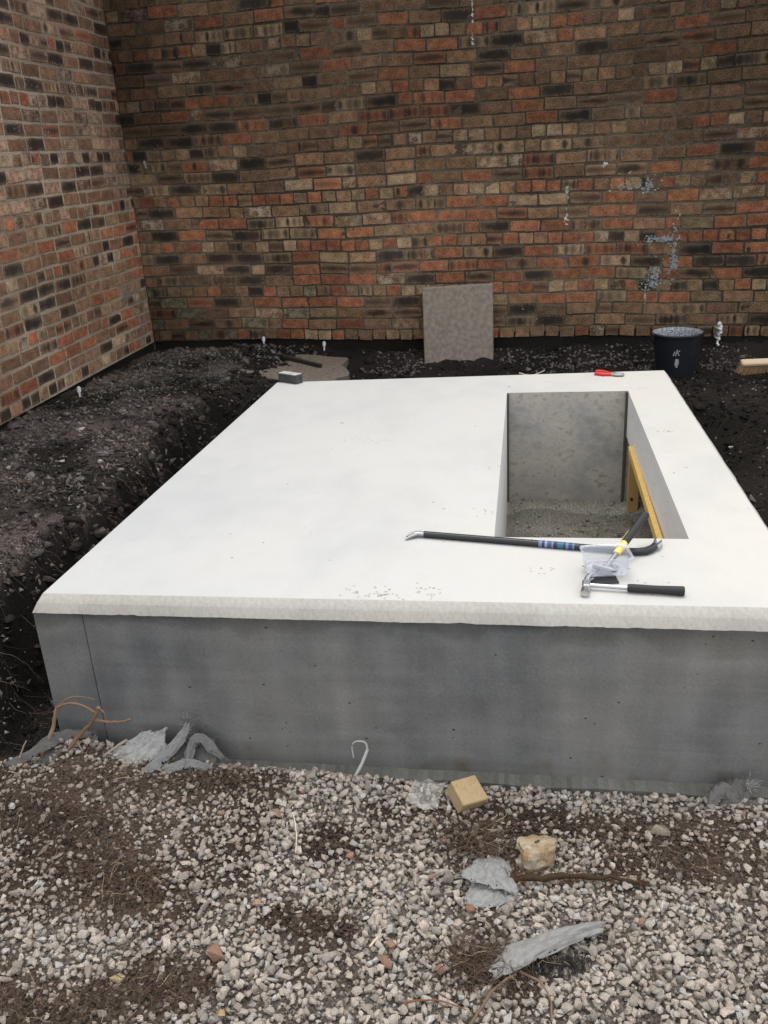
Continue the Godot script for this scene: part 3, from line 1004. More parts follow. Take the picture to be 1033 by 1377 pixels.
# ---------------------------------------------------------------- loose ground
func build_gravel() -> void:
	var mb := MB.new()
	var cell := 0.0185
	var nx := int(4.1 / cell)
	var nz := int(1.66 / cell)
	for layer in 2:
		for j in nz:
			for i in nx:
				var x := -2.15 + (i + rr(-0.1, 1.1)) * cell
				var Z := 0.84 + (j + rr(-0.1, 1.1)) * cell
				if Z > 2.425 + 0.045 * sstep(-0.75, -1.1, x) and x > -1.72: continue
				if x > 0.9 and Z > 2.32 + rr(-0.06, 0.06): continue
				if x < -1.6 and Z > 2.36 - 0.25 * sstep(-1.75, -2.2, x) + rr(-0.06, 0.06): continue
				var di := dirt(x, Z)
				if rng.randf() < di * (0.72 if layer else 0.45): continue
				if layer and rng.randf() < 0.38: continue
				var s := 0.0064 + 0.0098 * pow(rng.randf(), 1.5)
				if rng.randf() < 0.04: s *= 1.4
				s *= lerpf(1.0, 0.8, di)
				var y := ground_h(x, Z) + s * (0.35 if layer == 0 else 1.15) - di * 0.006
				var t := Transform3D(spin() * Basis.from_scale(Vector3(s * rr(0.9, 1.3), s * rr(0.75, 1.0), s)), V(x, y, Z))
				var g := rr(0.72, 1.25)
				var c := lin(0.63, 0.56, 0.485).lerp(lin(0.59, 0.50, 0.43), rng.randf()) * g
				var q := rng.randf()
				if q < 0.10: c = lin(0.66, 0.62, 0.58) * rr(0.8, 1.15)
				elif q < 0.20: c = lin(0.40, 0.36, 0.325) * rr(0.8, 1.2)
				elif q < 0.206: c = lin(0.42, 0.27, 0.20)
				c = c.lerp(lin(0.20, 0.145, 0.112), clampf(di * 0.95 * rng.randf(), 0, 0.8))
				stone(mb, rng.randi() % 20, t, c, 0.3)
	for k in 16000:     # grit and fines between the chips
		var x := rr(-2.1, 1.1)
		var Z := rr(1.2, 2.43)
		if x < -1.65 and Z > 2.25: continue
		var s := rr(0.0018, 0.0050)
		var di := dirt(x, Z)
		stone(mb, rng.randi_range(20, 25), Transform3D(spin() * Basis.from_scale(Vector3(s, s, s)), V(x, ground_h(x, Z) + rr(0.0, 0.012) * (1.0 - di), Z)), lin(0.46, 0.40, 0.35).lerp(lin(0.16, 0.12, 0.095), clampf(di + rr(-0.2, 0.4), 0, 1)) * rr(0.5, 1.4), 0.3)
	var o := put("gravel", mb, M.stone)
	tag(o, "grey crushed stone gravel in front of the concrete base", "gravel", "", "stuff")

func build_crumbs() -> void:
	var mb := MB.new()
	# earth crumbs and small stones over the soil
	for k in 26000:
		var x := 0.0
		var Z := 0.0
		var q := rng.randf()
		if q < 0.5: x = rr(-3.2, -1.72); Z = rr(2.15, 7.3)
		elif q < 0.72: x = rr(-3.2, 2.0); Z = rr(5.75, 7.33)
		elif q < 0.86: x = rr(0.92, 2.0); Z = rr(2.6, 6.5)
		else:
			var p = PATCHES[rng.randi() % PATCHES.size()]
			x = p[0] + rng.randfn() * p[2] * 0.6; Z = -p[1] + rng.randfn() * p[3] * 0.6
			if Z > 2.42 and x > -1.7: continue
		var s := 0.004 + 0.016 * pow(rng.randf(), 3.0)
		var c := soil_color(x, Z) * rr(0.6, 1.7)
		if Z > 2.5 and rng.randf() < 0.14: c = lin(0.34, 0.30, 0.28) * rr(0.4, 1.4); s = minf(s, 0.011)
		if Z > 2.4 and rng.randf() < 0.02: s = rr(0.02, 0.045)
		if Z < 2.5: s = minf(s, 0.012)
		stone(mb, rng.randi_range(20, 25), Transform3D(spin() * Basis.from_scale(Vector3(s * rr(0.9, 1.4), s * 0.8, s)), V(x, ground_h(x, Z) + s * 0.25, Z)), c, 0.55)
	for k in 420:       # clods broken off along the cut edge
		var Z := rr(2.5, 6.2)
		var x := plateau_edge(Z) + rng.randfn() * 0.07
		var s := 0.010 + 0.030 * pow(rng.randf(), 2.2)
		stone(mb, rng.randi() % 20, Transform3D(spin() * Basis.from_scale(Vector3(s * 1.2, s * 0.8, s)), V(x, ground_h(x, Z) + s * 0.2, Z)), soil_color(x - 0.05, Z) * rr(0.6, 1.3), 0.6)
	for k in 9000:
		var Z := 2.2 + 4.2 * pow(rng.randf(), 1.5)
		var x := plateau_edge(Z) + 0.1 - absf(rng.randfn()) * 0.55
		if x < -3.1 or n_mid.get_noise_2d(x * 7.0, Z * 7.0 + 30.0) < rr(-0.3, 0.25): continue
		var s := 0.005 + 0.013 * pow(rng.randf(), 2.5)
		var c := lin(0.33, 0.27, 0.245) * rr(0.25, 1.6)
		stone(mb, rng.randi_range(20, 25), Transform3D(spin() * Basis.from_scale(Vector3(s * 1.4, s * 0.5, s)), V(x, ground_h(x, Z) + s * 0.4, Z)), c, 0.3)
	tag(put("soil_crumbs", mb, M.soil), "loose crumbs of dark soil over the dug ground", "soil", "", "stuff")
	# pebbles along the foot of the walls
	var pb := MB.new()
	for k in 3400:
		var x := 0.0
		var Z := 0.0
		if k < 2300:
			x = rr(-3.1, 2.0); Z = 7.02 + rng.randfn() * 0.16
			if absf(x + 0.53) < 0.3 and Z < 7.15: continue
		else: x = -3.02 + absf(rng.randfn()) * 0.3; Z = rr(3.2, 7.2)
		if Z > 7.33 or x < -3.19: continue
		if n_mid.get_noise_2d(x * 3.0, Z * 3.0 + 80.0) < -0.12: continue
		var s := 0.007 + 0.011 * pow(rng.randf(), 2.0)
		stone(pb, rng.randi() % 20, Transform3D(spin() * Basis.from_scale(Vector3(s * 1.2, s * 0.8, s)), V(x, ground_h(x, Z) + s * 0.4, Z)), lin(0.15, 0.13, 0.12) * rr(0.5, 1.7), 0.35)
	tag(put("pebbles", pb, M.stone), "small grey pebbles strewn along the foot of the brick walls", "pebbles", "", "stuff")

func curl(p: Vector3, dir: Vector3, length: float, n: int, bend: float) -> PackedVector3Array:
	var out := PackedVector3Array([p])
	var d := dir.normalized()
	for i in n:
		d = (d + Vector3(rng.randfn(), rng.randfn() * 0.7, rng.randfn()) * bend).normalized()
		p += d * length / n
		out.push_back(p)
	return out

func taper(n: int, r: float, tip := 0.4) -> PackedFloat32Array:
	var out := PackedFloat32Array()
	for i in n: out.push_back(lerpf(r, r * tip, float(i) / maxf(n - 1, 1)))
	return out

func build_fibres() -> void:
	var mb := MB.new()
	for k in 2600:
		var x := 0.0
		var Z := 0.0
		var q := rng.randf()
		var r := 0.0011
		var ln := rr(0.04, 0.2)
		var c := lin(0.10, 0.075, 0.06)
		if q < 0.34:      # hanging from the left bank
			Z = rr(2.4, 6.0); x = plateau_edge(Z) + rr(-0.12, 0.3); r = rr(0.0005, 0.0012); ln = rr(0.06, 0.16)
			c = lin(0.09, 0.07, 0.06) * rr(0.5, 2.0)
		elif q < 0.44:
			Z = rr(3.0, 6.0); x = rr(0.98, 1.9); r = rr(0.0006, 0.0014)
			c = lin(0.11, 0.07, 0.055) * rr(0.5, 1.8)
		else:             # matted over the gravel
			var p = PATCHES[[0, 0, 1, 2, 2, 3, 7, 7, 7, 7, 7, 8, 8, 8, 11, 12, 10, 4][rng.randi() % 18]]
			x = p[0] + rng.randfn() * p[2] * 0.55; Z = -p[1] + rng.randfn() * p[3] * 0.55
			if Z > 2.40 and x > -1.7: continue
			r = rr(0.0005, 0.0012); ln = rr(0.03, 0.12)
			c = lin(0.115, 0.080, 0.060) * rr(0.5, 1.5)
			if rng.randf() < 0.06: c = lin(0.40, 0.32, 0.22)
		mb.col = c
		var y := ground_h(x, Z) + (0.006 if Z > 2.42 else 0.018)
		var a := rr(0, TAU)
		var pts := curl(V(x, y, Z), Vector3(0.7, -0.9, cos(a) * 0.6) if q < 0.34 else Vector3(cos(a), rr(-0.1, 0.5), sin(a)), ln, 5, 0.22 if q < 0.34 else 0.32)
		for i in pts.size():
			var gy := ground_h(pts[i].x, -pts[i].z) + 0.002
			if pts[i].y < gy: pts[i].y = gy
			elif Z < 2.42: pts[i].y = minf(pts[i].y, gy + 0.03)
		mb.tube(pts, taper(pts.size(), r), 3, false)
	tag(put("root_fibres", mb, M.fibre), "fine brown root fibres matted over the soil and gravel", "roots", "", "stuff")

# ---------------------------------------------------------------- cloth scraps
# a sheet over four corners (a-b far edge, d-c near edge), heaved by folds, frayed at its rim
func cloth(o: Node3D, a: Vector3, b: Vector3, c: Vector3, d: Vector3, color: Color, heave: float, folds: float, sd: float, fray := 60, ridge := 0.0) -> void:
	var nu := 44
	var nv := 32
	var pts := []
	for j in nv + 1:
		for i in nu + 1:
			var u := float(i) / nu
			var v := float(j) / nv
			var wob := 0.10 * n_mid.get_noise_2d(u * 9.0 + sd * 9.0, v * 9.0)
			var p := a.lerp(b, u + wob).lerp(d.lerp(c, u + wob * 0.6), v + 0.10 * n_mid.get_noise_2d(u * 11.0, v * 7.0 + sd * 7.0))
			var e := sin(u * PI) * 0.6 + 0.4
			p.y += heave * (sin(v * PI) * e) + folds * (n_low.get_noise_2d(u * 3.4 + sd, v * 3.0 + sd * 3.0) + 0.5 * absf(n_mid.get_noise_2d(u * 13.0 + v * 8.0, sd * 5.0 + v * 3.0)))
			p.y += ridge * exp(-pow((v - 0.45 - 0.35 * (u - 0.5)) / 0.10, 2.0)) * sin(clampf(u, 0, 1) * PI)
			pts.append(p)
	sheet(o, pts, nu, nv, color, sd, fray)

func sheet(o: Node3D, pts: Array, nu: int, nv: int, color: Color, sd: float, fray: int) -> void:
	var nr := []
	for j in nv + 1:
		for i in nu + 1:
			var l: Vector3 = pts[j * (nu + 1) + maxi(i - 1, 0)]
			var r: Vector3 = pts[j * (nu + 1) + mini(i + 1, nu)]
			var f: Vector3 = pts[maxi(j - 1, 0) * (nu + 1) + i]
			var g: Vector3 = pts[mini(j + 1, nv) * (nu + 1) + i]
			var nn := (g - f).cross(r - l).normalized()
			nr.append(nn if nn.y > 0 else -nn)
	var gone := func(i: int, j: int) -> bool:
		var e := minf(minf(i, nu - 1 - i) / 3.2, minf(j, nv - 1 - j) / 2.6)
		return e < 0.9 and n_fine.get_noise_2d(i * 0.7 + sd * 11.0, j * 0.7) > 0.26 + e * 0.45
	var mb := MB.new()
	var th := 0.0026
	for j in nv:
		for i in nu:
			if gone.call(i, j): continue
			mb.col = (color * (1.0 + 0.14 * n_mid.get_noise_2d(i * 0.9, j * 0.9 + sd))).lerp(lin(0.17, 0.135, 0.105), clampf(n_fine.get_noise_2d(i * 0.35 + sd, j * 0.35) * 1.1, 0, 0.35))
			var id := [j * (nu + 1) + i, j * (nu + 1) + i + 1, (j + 1) * (nu + 1) + i + 1, (j + 1) * (nu + 1) + i]
			var p := id.map(func(q): return pts[q])
			var n0 := id.map(func(q): return nr[q])
			mb.quadn(p[0], p[1], p[2], p[3], n0[0], n0[1], n0[2], n0[3])
			mb.quadn(p[0] - n0[0] * th, p[1] - n0[1] * th, p[2] - n0[2] * th, p[3] - n0[3] * th, -n0[0], -n0[1], -n0[2], -n0[3])
			var nb := [[i, j - 1, 0, 1], [i + 1, j, 1, 2], [i, j + 1, 2, 3], [i - 1, j, 3, 0]]
			for q in nb:
				if q[0] < 0 or q[1] < 0 or q[0] >= nu or q[1] >= nv or gone.call(q[0], q[1]):
					mb.quad(p[q[2]], p[q[3]], p[q[3]] - n0[q[3]] * th, p[q[2]] - n0[q[2]] * th, (p[q[2]] + p[q[3]] - pts[pts.size() / 2] * 2.0))
	put("sheet", mb, M.fabric, o)
	if fray:
		var fr := MB.new()
		var ctr: Vector3 = pts[(nv / 2) * (nu + 1) + nu / 2]
		for k in fray:
			var i := rng.randi_range(0, nu)
			var j := rng.randi_range(0, nv)
			if rng.randf() < 0.6: j = 0 if rng.randf() < 0.45 else nv
			else: i = 0 if rng.randf() < 0.5 else nu
			var p: Vector3 = pts[j * (nu + 1) + i]
			fr.col = color * rr(0.4, 1.3)
			var dir := (p - ctr).normalized() + Vector3(0, rr(-0.4, 0.5), 0)
			var q := curl(p - dir * 0.006, dir, rr(0.012, 0.04), 3, 0.3)
			fr.tube(q, taper(q.size(), rr(0.0005, 0.0009)), 3, false)
		put("frayed_threads", fr, M.fibre, o).set_meta("kind", "stuff")

# a strip of the same cloth folded over a ridge and twisted along its length
func roll(o: Node3D, way: Array, rad: Array, c: Color) -> void:
	var nu := 40
	var nv := 20
	var n := way.size()
	var sd := rr(0, 40)
	var pts := []
	for j in nv + 1:
		for i in nu + 1:
			var f := float(i) / nu * (n - 1)
			var k := mini(int(f), n - 2)
			var p: Vector3 = (way[k] as Vector3).cubic_interpolate(way[k + 1], way[maxi(k - 1, 0)], way[mini(k + 2, n - 1)], f - k)
			var q: Vector3 = (way[k] as Vector3).cubic_interpolate(way[k + 1], way[maxi(k - 1, 0)], way[mini(k + 2, n - 1)], minf(f - k + 0.05, 1.05))
			var d := (q - p).normalized()
			var w: float = lerpf(rad[k], rad[k + 1], f - k) * 1.5
			var side := d.cross(Vector3.UP).normalized()
			var up := side.cross(d).normalized()
			var v := float(j) / nv * 2.0 - 1.0
			var tw := 0.5 * sin(f * 1.3 + sd)
			var cr := 0.55 * absf(n_mid.get_noise_2d(v * 6.0 + f * 1.5 + sd, f * 2.2)) + 0.35 * n_fine.get_noise_2d(v * 2.6 + sd, f * 1.2)
			var across := v * (0.75 + 0.25 * n_mid.get_noise_2d(f * 4.0, sd))
			var high := 0.95 - 1.5 * pow(absf(v - 0.25 * tw), 1.25) + cr
			pts.append(p + side.rotated(d, tw * 0.5) * across * w + up * high * w * 0.62)
	sheet(o, pts, nu, nv, c, sd, 70)

func tuft(o: Node3D, at: Vector3, dir: Vector3, n: int, c: Color) -> void:
	var fr := MB.new()
	for k in n:
		fr.col = c * rr(0.4, 1.4)
		var q := curl(at + Vector3(rr(-0.01, 0.01), rr(-0.01, 0.01), rr(-0.01, 0.01)), dir.normalized() + Vector3(rng.randfn(), rng.randfn(), rng.randfn()) * 0.45, rr(0.02, 0.05), 3, 0.3)
		fr.tube(q, taper(q.size(), 0.0008), 3, false)
	put("frayed_threads", fr, M.fibre, o).set_meta("kind", "stuff")

func limb(mb: MB, pts: Array, r0: float, r1: float, c: Color, knob := 0.15, sides := 7) -> void:
	# subdivided, knobbly stick through points
	var p := PackedVector3Array()
	var r := PackedFloat32Array()
	var n := pts.size()
	for i in n - 1:
		var a: Vector3 = pts[maxi(i - 1, 0)]
		var b: Vector3 = pts[i]
		var d: Vector3 = pts[i + 1]
		var e: Vector3 = pts[mini(i + 2, n - 1)]
		for k in 5:
			if i > 0 and k == 0: continue
			var f := k / 4.0
			p.push_back(b.cubic_interpolate(d, a, e, f) + Vector3(rng.randfn(), rng.randfn(), rng.randfn()) * r0 * knob)
			r.push_back(lerpf(r0, r1, (i + f) / (n - 1)) * (1.0 + rr(-knob, knob)))
	mb.col = c
	mb.tube(p, r, sides)

# ---------------------------------------------------------------- things on the base
func build_tools() -> void:
	# wrecking bar
	var o := thing("wrecking_bar", "long black wrecking bar with bright forked end and hooked claw, lying across the base", "crowbar")
	var sh := MB.new()
	var r := 0.0125
	sh.tube(PackedVector3Array([V(-0.385, 0.0135, 3.052), V(-0.05, 0.0135, 2.993), V(0.30, 0.0135, 2.930)]), PackedFloat32Array([r, r, r]), 6, true)
	put("shaft", sh, M.black_paint, o)
	var hk := MB.new()
	hk.tube(PackedVector3Array([V(0.29, 0.0135, 2.932), V(0.345, 0.0135, 2.920), V(0.385, 0.0135, 2.915), V(0.415, 0.0135, 2.922), V(0.436, 0.0138, 2.940), V(0.452, 0.014, 2.965)]), PackedFloat32Array([r, r * 1.06, r * 1.15, r * 1.2, r * 1.15, r * 1.0]), 8)
	put("swan_neck", hk, M.black_paint, o)
	var tip := MB.new()
	for s in [-1, 1]:
		var off := V(0.006 * s, 0, -0.003 * s)
		tip.tube(PackedVector3Array([V(0.447, 0.0145, 2.952) + off, V(0.462, 0.015, 2.985) + off * 1.2, V(0.470, 0.0155, 3.018) + off * 1.7]), PackedFloat32Array([0.0115, 0.009, 0.003]), 6, true, 0.8)
	put("claw", tip, M.steel, o)
	var fk := MB.new()
	fk.tube(PackedVector3Array([V(-0.383, 0.0135, 3.0515), V(-0.402, 0.0145, 3.056), V(-0.420, 0.014, 3.054)]), PackedFloat32Array([0.0128, 0.014, 0.015]), 8, true, 0.7)
	for s in [-1, 1]:
		fk.tube(PackedVector3Array([V(-0.414, 0.014, 3.054 + 0.006 * s), V(-0.434, 0.011, 3.046 + 0.011 * s), V(-0.452, 0.005, 3.034 + 0.014 * s)]), PackedFloat32Array([0.0095, 0.008, 0.003]), 6, true, 0.8)
	put("forked_end", fk, M.dull_steel, o)
	# printed label: bands of white and blue on the shaft
	var lb := MB.new()
	var axis := (V(0.30, 0.0135, 2.930) - V(-0.05, 0.0135, 2.993)).normalized()
	var c0 := V(0.045, 0.0135, 2.976)
	for q in [[0.000, 0.012, s8(104, 118, 150)], [0.012, 0.010, s8(30, 44, 84)], [0.022, 0.009, s8(128, 142, 172)], [0.031, 0.016, s8(52, 72, 118)], [0.047, 0.006, s8(112, 126, 158)], [0.053, 0.014, s8(24, 34, 66)], [0.067, 0.022, s8(44, 100, 122)], [0.089, 0.008, s8(26, 40, 78)], [0.097, 0.010, s8(96, 120, 156)], [0.107, 0.014, s8(34, 60, 104)], [0.121, 0.007, s8(90, 110, 146)]]:
		lb.col = q[2]
		var a: Vector3 = c0 + axis * q[0]
		lb.tube(PackedVector3Array([a, a + axis * q[1]]), PackedFloat32Array([r + 0.0006, r + 0.0006]), 6)
	put("label_band", lb, M.blue, o)

	# claw hammer lying on its side
	o = thing("claw_hammer", "steel shafted claw hammer with a black rubber grip lying near the front edge", "hammer")
	var hs := MB.new()
	hs.tube(PackedVector3Array([V(0.196, 0.017, 2.643), V(0.335, 0.016, 2.628)]), PackedFloat32Array([0.0072, 0.0075]), 12)
	put("shaft", hs, M.steel, o)
	var gp := MB.new()
	var ga := V(0.322, 0.016, 2.6295)
	var gb := V(0.498, 0.0165, 2.6125)
	var gpts := PackedVector3Array()
	var grad := PackedFloat32Array()
	var prof := [0.008, 0.0125, 0.0135, 0.014, 0.0138, 0.0132, 0.0136, 0.0145, 0.0155, 0.016, 0.0155, 0.012]
	var pos := [0.0, 0.01, 0.03, 0.15, 0.3, 0.45, 0.6, 0.75, 0.88, 0.96, 0.99, 1.0]
	for i in 12:
		gpts.push_back(ga.lerp(gb, pos[i])); grad.push_back(prof[i])
	gp.tube(gpts, grad, 14)
	put("grip", gp, M.rubber, o)
	var hd := MB.new()
	# face end toward the viewer, split claw pointing away
	hd.tube(PackedVector3Array([V(0.186, 0.0165, 2.585), V(0.187, 0.0165, 2.590), V(0.188, 0.0165, 2.606), V(0.1885, 0.017, 2.610), V(0.1905, 0.017, 2.622)]), PackedFloat32Array([0.0125, 0.0150, 0.0150, 0.0115, 0.0115]), 14)
	hd.box(xf(V(0.193, 0.017, 2.640), -0.08), Vector3(0.026, 0.027, 0.042), 0.005)
	for s in [-1, 1]:
		hd.tube(PackedVector3Array([V(0.194, 0.017 + 0.004 * s, 2.655), V(0.199, 0.017 + 0.007 * s, 2.680), V(0.210, 0.017 + 0.010 * s, 2.702), V(0.222, 0.017 + 0.011 * s, 2.715)]), PackedFloat32Array([0.011, 0.0095, 0.007, 0.003]), 8, true, 0.75)
	put("head", hd, M.steel, o)

	# clear tub
	o = thing("plastic_tub", "small clear plastic tub holding screws, standing in front of the recess", "tub")
	var tb := MB.new()
	var base := xf(V(0.265, 0.006, 2.770), 0.14)
	var ring := func(hw: float, hd2: float, y: float, rad: float) -> PackedVector3Array:
		var out := PackedVector3Array()
		for q in 4:
			var cx: float = (hw - rad) * (1 if q == 0 or q == 3 else -1)
			var cz: float = (hd2 - rad) * (1 if q < 2 else -1)
			for k in 5:
				var a := PI * 0.5 * q + PI * 0.5 * k / 4.0
				out.push_back(base * Vector3(cx + cos(a) * rad, y, cz + sin(a) * rad))
		return out
	var prof2 := [[0.060, 0.042, 0.0], [0.066, 0.048, 0.004], [0.074, 0.056, 0.066], [0.080, 0.062, 0.068], [0.081, 0.063, 0.072], [0.080, 0.062, 0.073], [0.073, 0.055, 0.070], [0.064, 0.046, 0.008], [0.058, 0.040, 0.005]]
	var rings := prof2.map(func(q): return ring.call(q[0], q[1], q[2], 0.018))
	for i in rings.size() - 1:
		for k in 20:
			var k2 := (k + 1) % 20
			var ctr := base * Vector3(0, 0.035, 0)
			var mid2: Vector3 = (rings[i][k] + rings[i + 1][k2]) * 0.5
			var out := (mid2 - ctr) * (1.0 if i < 5 else -1.0)
			if i < 1: out = Vector3.DOWN
			if i == 1 or i == 6:
				var sg := 1.0 if i == 1 else -1.0
				var q0: Vector3 = base.basis * (base.affine_inverse() * rings[i][k] * Vector3(1, 0, 1.3)).normalized() * sg
				var q1: Vector3 = base.basis * (base.affine_inverse() * rings[i][k2] * Vector3(1, 0, 1.3)).normalized() * sg
				tb.quadn(rings[i][k], rings[i][k2], rings[i + 1][k2], rings[i + 1][k], q0, q1, q1, q0)
			else: tb.quad(rings[i][k], rings[i][k2], rings[i + 1][k2], rings[i + 1][k], out)
	for e in [0, rings.size() - 1]:
		var cc: Vector3 = base * Vector3(0, prof2[e][2], 0)
		for k in 20: tb.tri(cc, rings[e][k], rings[e][(k + 1) % 20], Vector3.DOWN if e == 0 else Vector3.UP)
	put("tub_body", tb, M.clear, o)
	# screws heaped in the tub
	var sc := MB.new()
	for k in 90:
		var p := base * Vector3(rng.randfn() * 0.022, 0.010 + absf(rng.randfn()) * 0.006, rng.randfn() * 0.016)
		var a := rr(0, TAU)
		var dir := Vector3(cos(a), rr(-0.15, 0.15), sin(a)) * rr(0.012, 0.022)
		sc.tube(PackedVector3Array([p - dir * 0.5, p + dir * 0.35, p + dir * 0.5]), PackedFloat32Array([0.0008, 0.0018, 0.0035]), 6)
	tag(put("screws", sc, M.dull_steel), "heap of small dark screws inside the clear tub", "screws", "", "stuff")
	# yellow-collared hammer stood in the tub, leaning back over the recess
	o = thing("stub_hammer", "hammer with yellow collar and dark grip leaning out of the clear tub over the recess", "hammer")
	var p0 := V(0.262, 0.030, 2.742)
	var p1 := V(0.416, 0.112, 3.010)
	var dirh := (p1 - p0).normalized()
	var hh := MB.new()
	hh.tube(PackedVector3Array([p0, p0 + dirh * 0.09]), PackedFloat32Array([0.008, 0.008]), 10)
	put("shaft", hh, M.dull_steel, o)
	var cl := MB.new()
	cl.tube(PackedVector3Array([p0 + dirh * 0.085, p0 + dirh * 0.088, p0 + dirh * 0.145, p0 + dirh * 0.150]), PackedFloat32Array([0.010, 0.0125, 0.0135, 0.012]), 12)
	put("collar", cl, M.yellow, o)
	var hg := MB.new()
	hg.col = Color(4.0, 4.0, 4.0)
	hg.tube(PackedVector3Array([p0 + dirh * 0.146, p0 + dirh * 0.150, p0 + dirh * 0.20, p0 + dirh * 0.25, p0 + dirh * 0.30, p0 + dirh * 0.322, p0 + dirh * 0.33]), PackedFloat32Array([0.011, 0.0135, 0.0135, 0.013, 0.0145, 0.016, 0.012]), 12)
	put("grip", hg, M.rubber, o)
	var ys := MB.new()
	var side := dirh.cross(Vector3.UP).normalized()
	ys.tube(PackedVector3Array([p0 + dirh * 0.15 - side * 0.0115 + Vector3.UP * 0.004, p0 + dirh * 0.21 - side * 0.0115 + Vector3.UP * 0.005]), PackedFloat32Array([0.0032, 0.0025]), 6)
	put("stripe", ys, M.yellow, o)
	var hd3 := MB.new()
	hd3.tube(PackedVector3Array([p0 - side * 0.042, p0 - side * 0.028, p0 - side * 0.024, p0 + side * 0.020, p0 + side * 0.040]), PackedFloat32Array([0.012, 0.013, 0.010, 0.010, 0.004]), 10)
	put("head", hd3, M.dull_steel, o)
	var pad := MB.new()  # thin black plate under the tub front
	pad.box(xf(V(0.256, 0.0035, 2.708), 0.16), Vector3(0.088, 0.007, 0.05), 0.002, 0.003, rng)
	tag(put("black_pad", pad, M.rubber), "thin black piece lying under the front of the clear tub", "rubber pad")

	# pincers
	o = thing("pincers", "small red handled pincers lying on the far edge of the base", "pincers")
	var hinge := V(0.535, 0.010, 5.578)
	var ends := [V(0.418, 0.009, 5.610), V(0.432, 0.011, 5.668)]
	for k in 2:
		var e: Vector3 = ends[k]
		var hm := MB.new()
		var bow := V(0, 0, -0.016 if k == 0 else 0.014)
		hm.tube(PackedVector3Array([e, e.lerp(hinge, 0.1), e.lerp(hinge, 0.45) + bow, e.lerp(hinge, 0.8) + bow * 0.4, hinge]), PackedFloat32Array([0.009, 0.0125, 0.0125, 0.0105, 0.008]), 10)
		put("handle", hm, M.red, o)
	var jw := MB.new()
	for s in [-1, 1]:
		jw.tube(PackedVector3Array([hinge - V(0.02, 0, 0), hinge + V(0.018, 0, 0.020 * s - 0.004), hinge + V(0.048, 0, 0.016 * s - 0.006), hinge + V(0.058, 0, 0.002 * s - 0.006)]), PackedFloat32Array([0.009, 0.010, 0.010, 0.006]), 8)
	jw.tube(PackedVector3Array([hinge - Vector3.UP * 0.009, hinge + Vector3.UP * 0.012]), PackedFloat32Array([0.011, 0.011]), 10)
	put("jaws", jw, M.dull_steel, o)

	# spacer block on the far left corner
	var bk := MB.new()
	bk.col = lin(0.10, 0.10, 0.10)
	bk.box(xf(V(-1.548, 0.030, 5.575), -0.52), Vector3(0.165, 0.058, 0.066), 0.004, 0.002, rng)
	bk.col = lin(0.55, 0.55, 0.53)
	bk.box(xf(V(-1.548, 0.0598, 5.575), -0.52), Vector3(0.158, 0.005, 0.060), 0.001)
	tag(put("concrete_spacer", bk, M.slab), "small dark grey block with pale top standing on the far left corner of the base", "block")

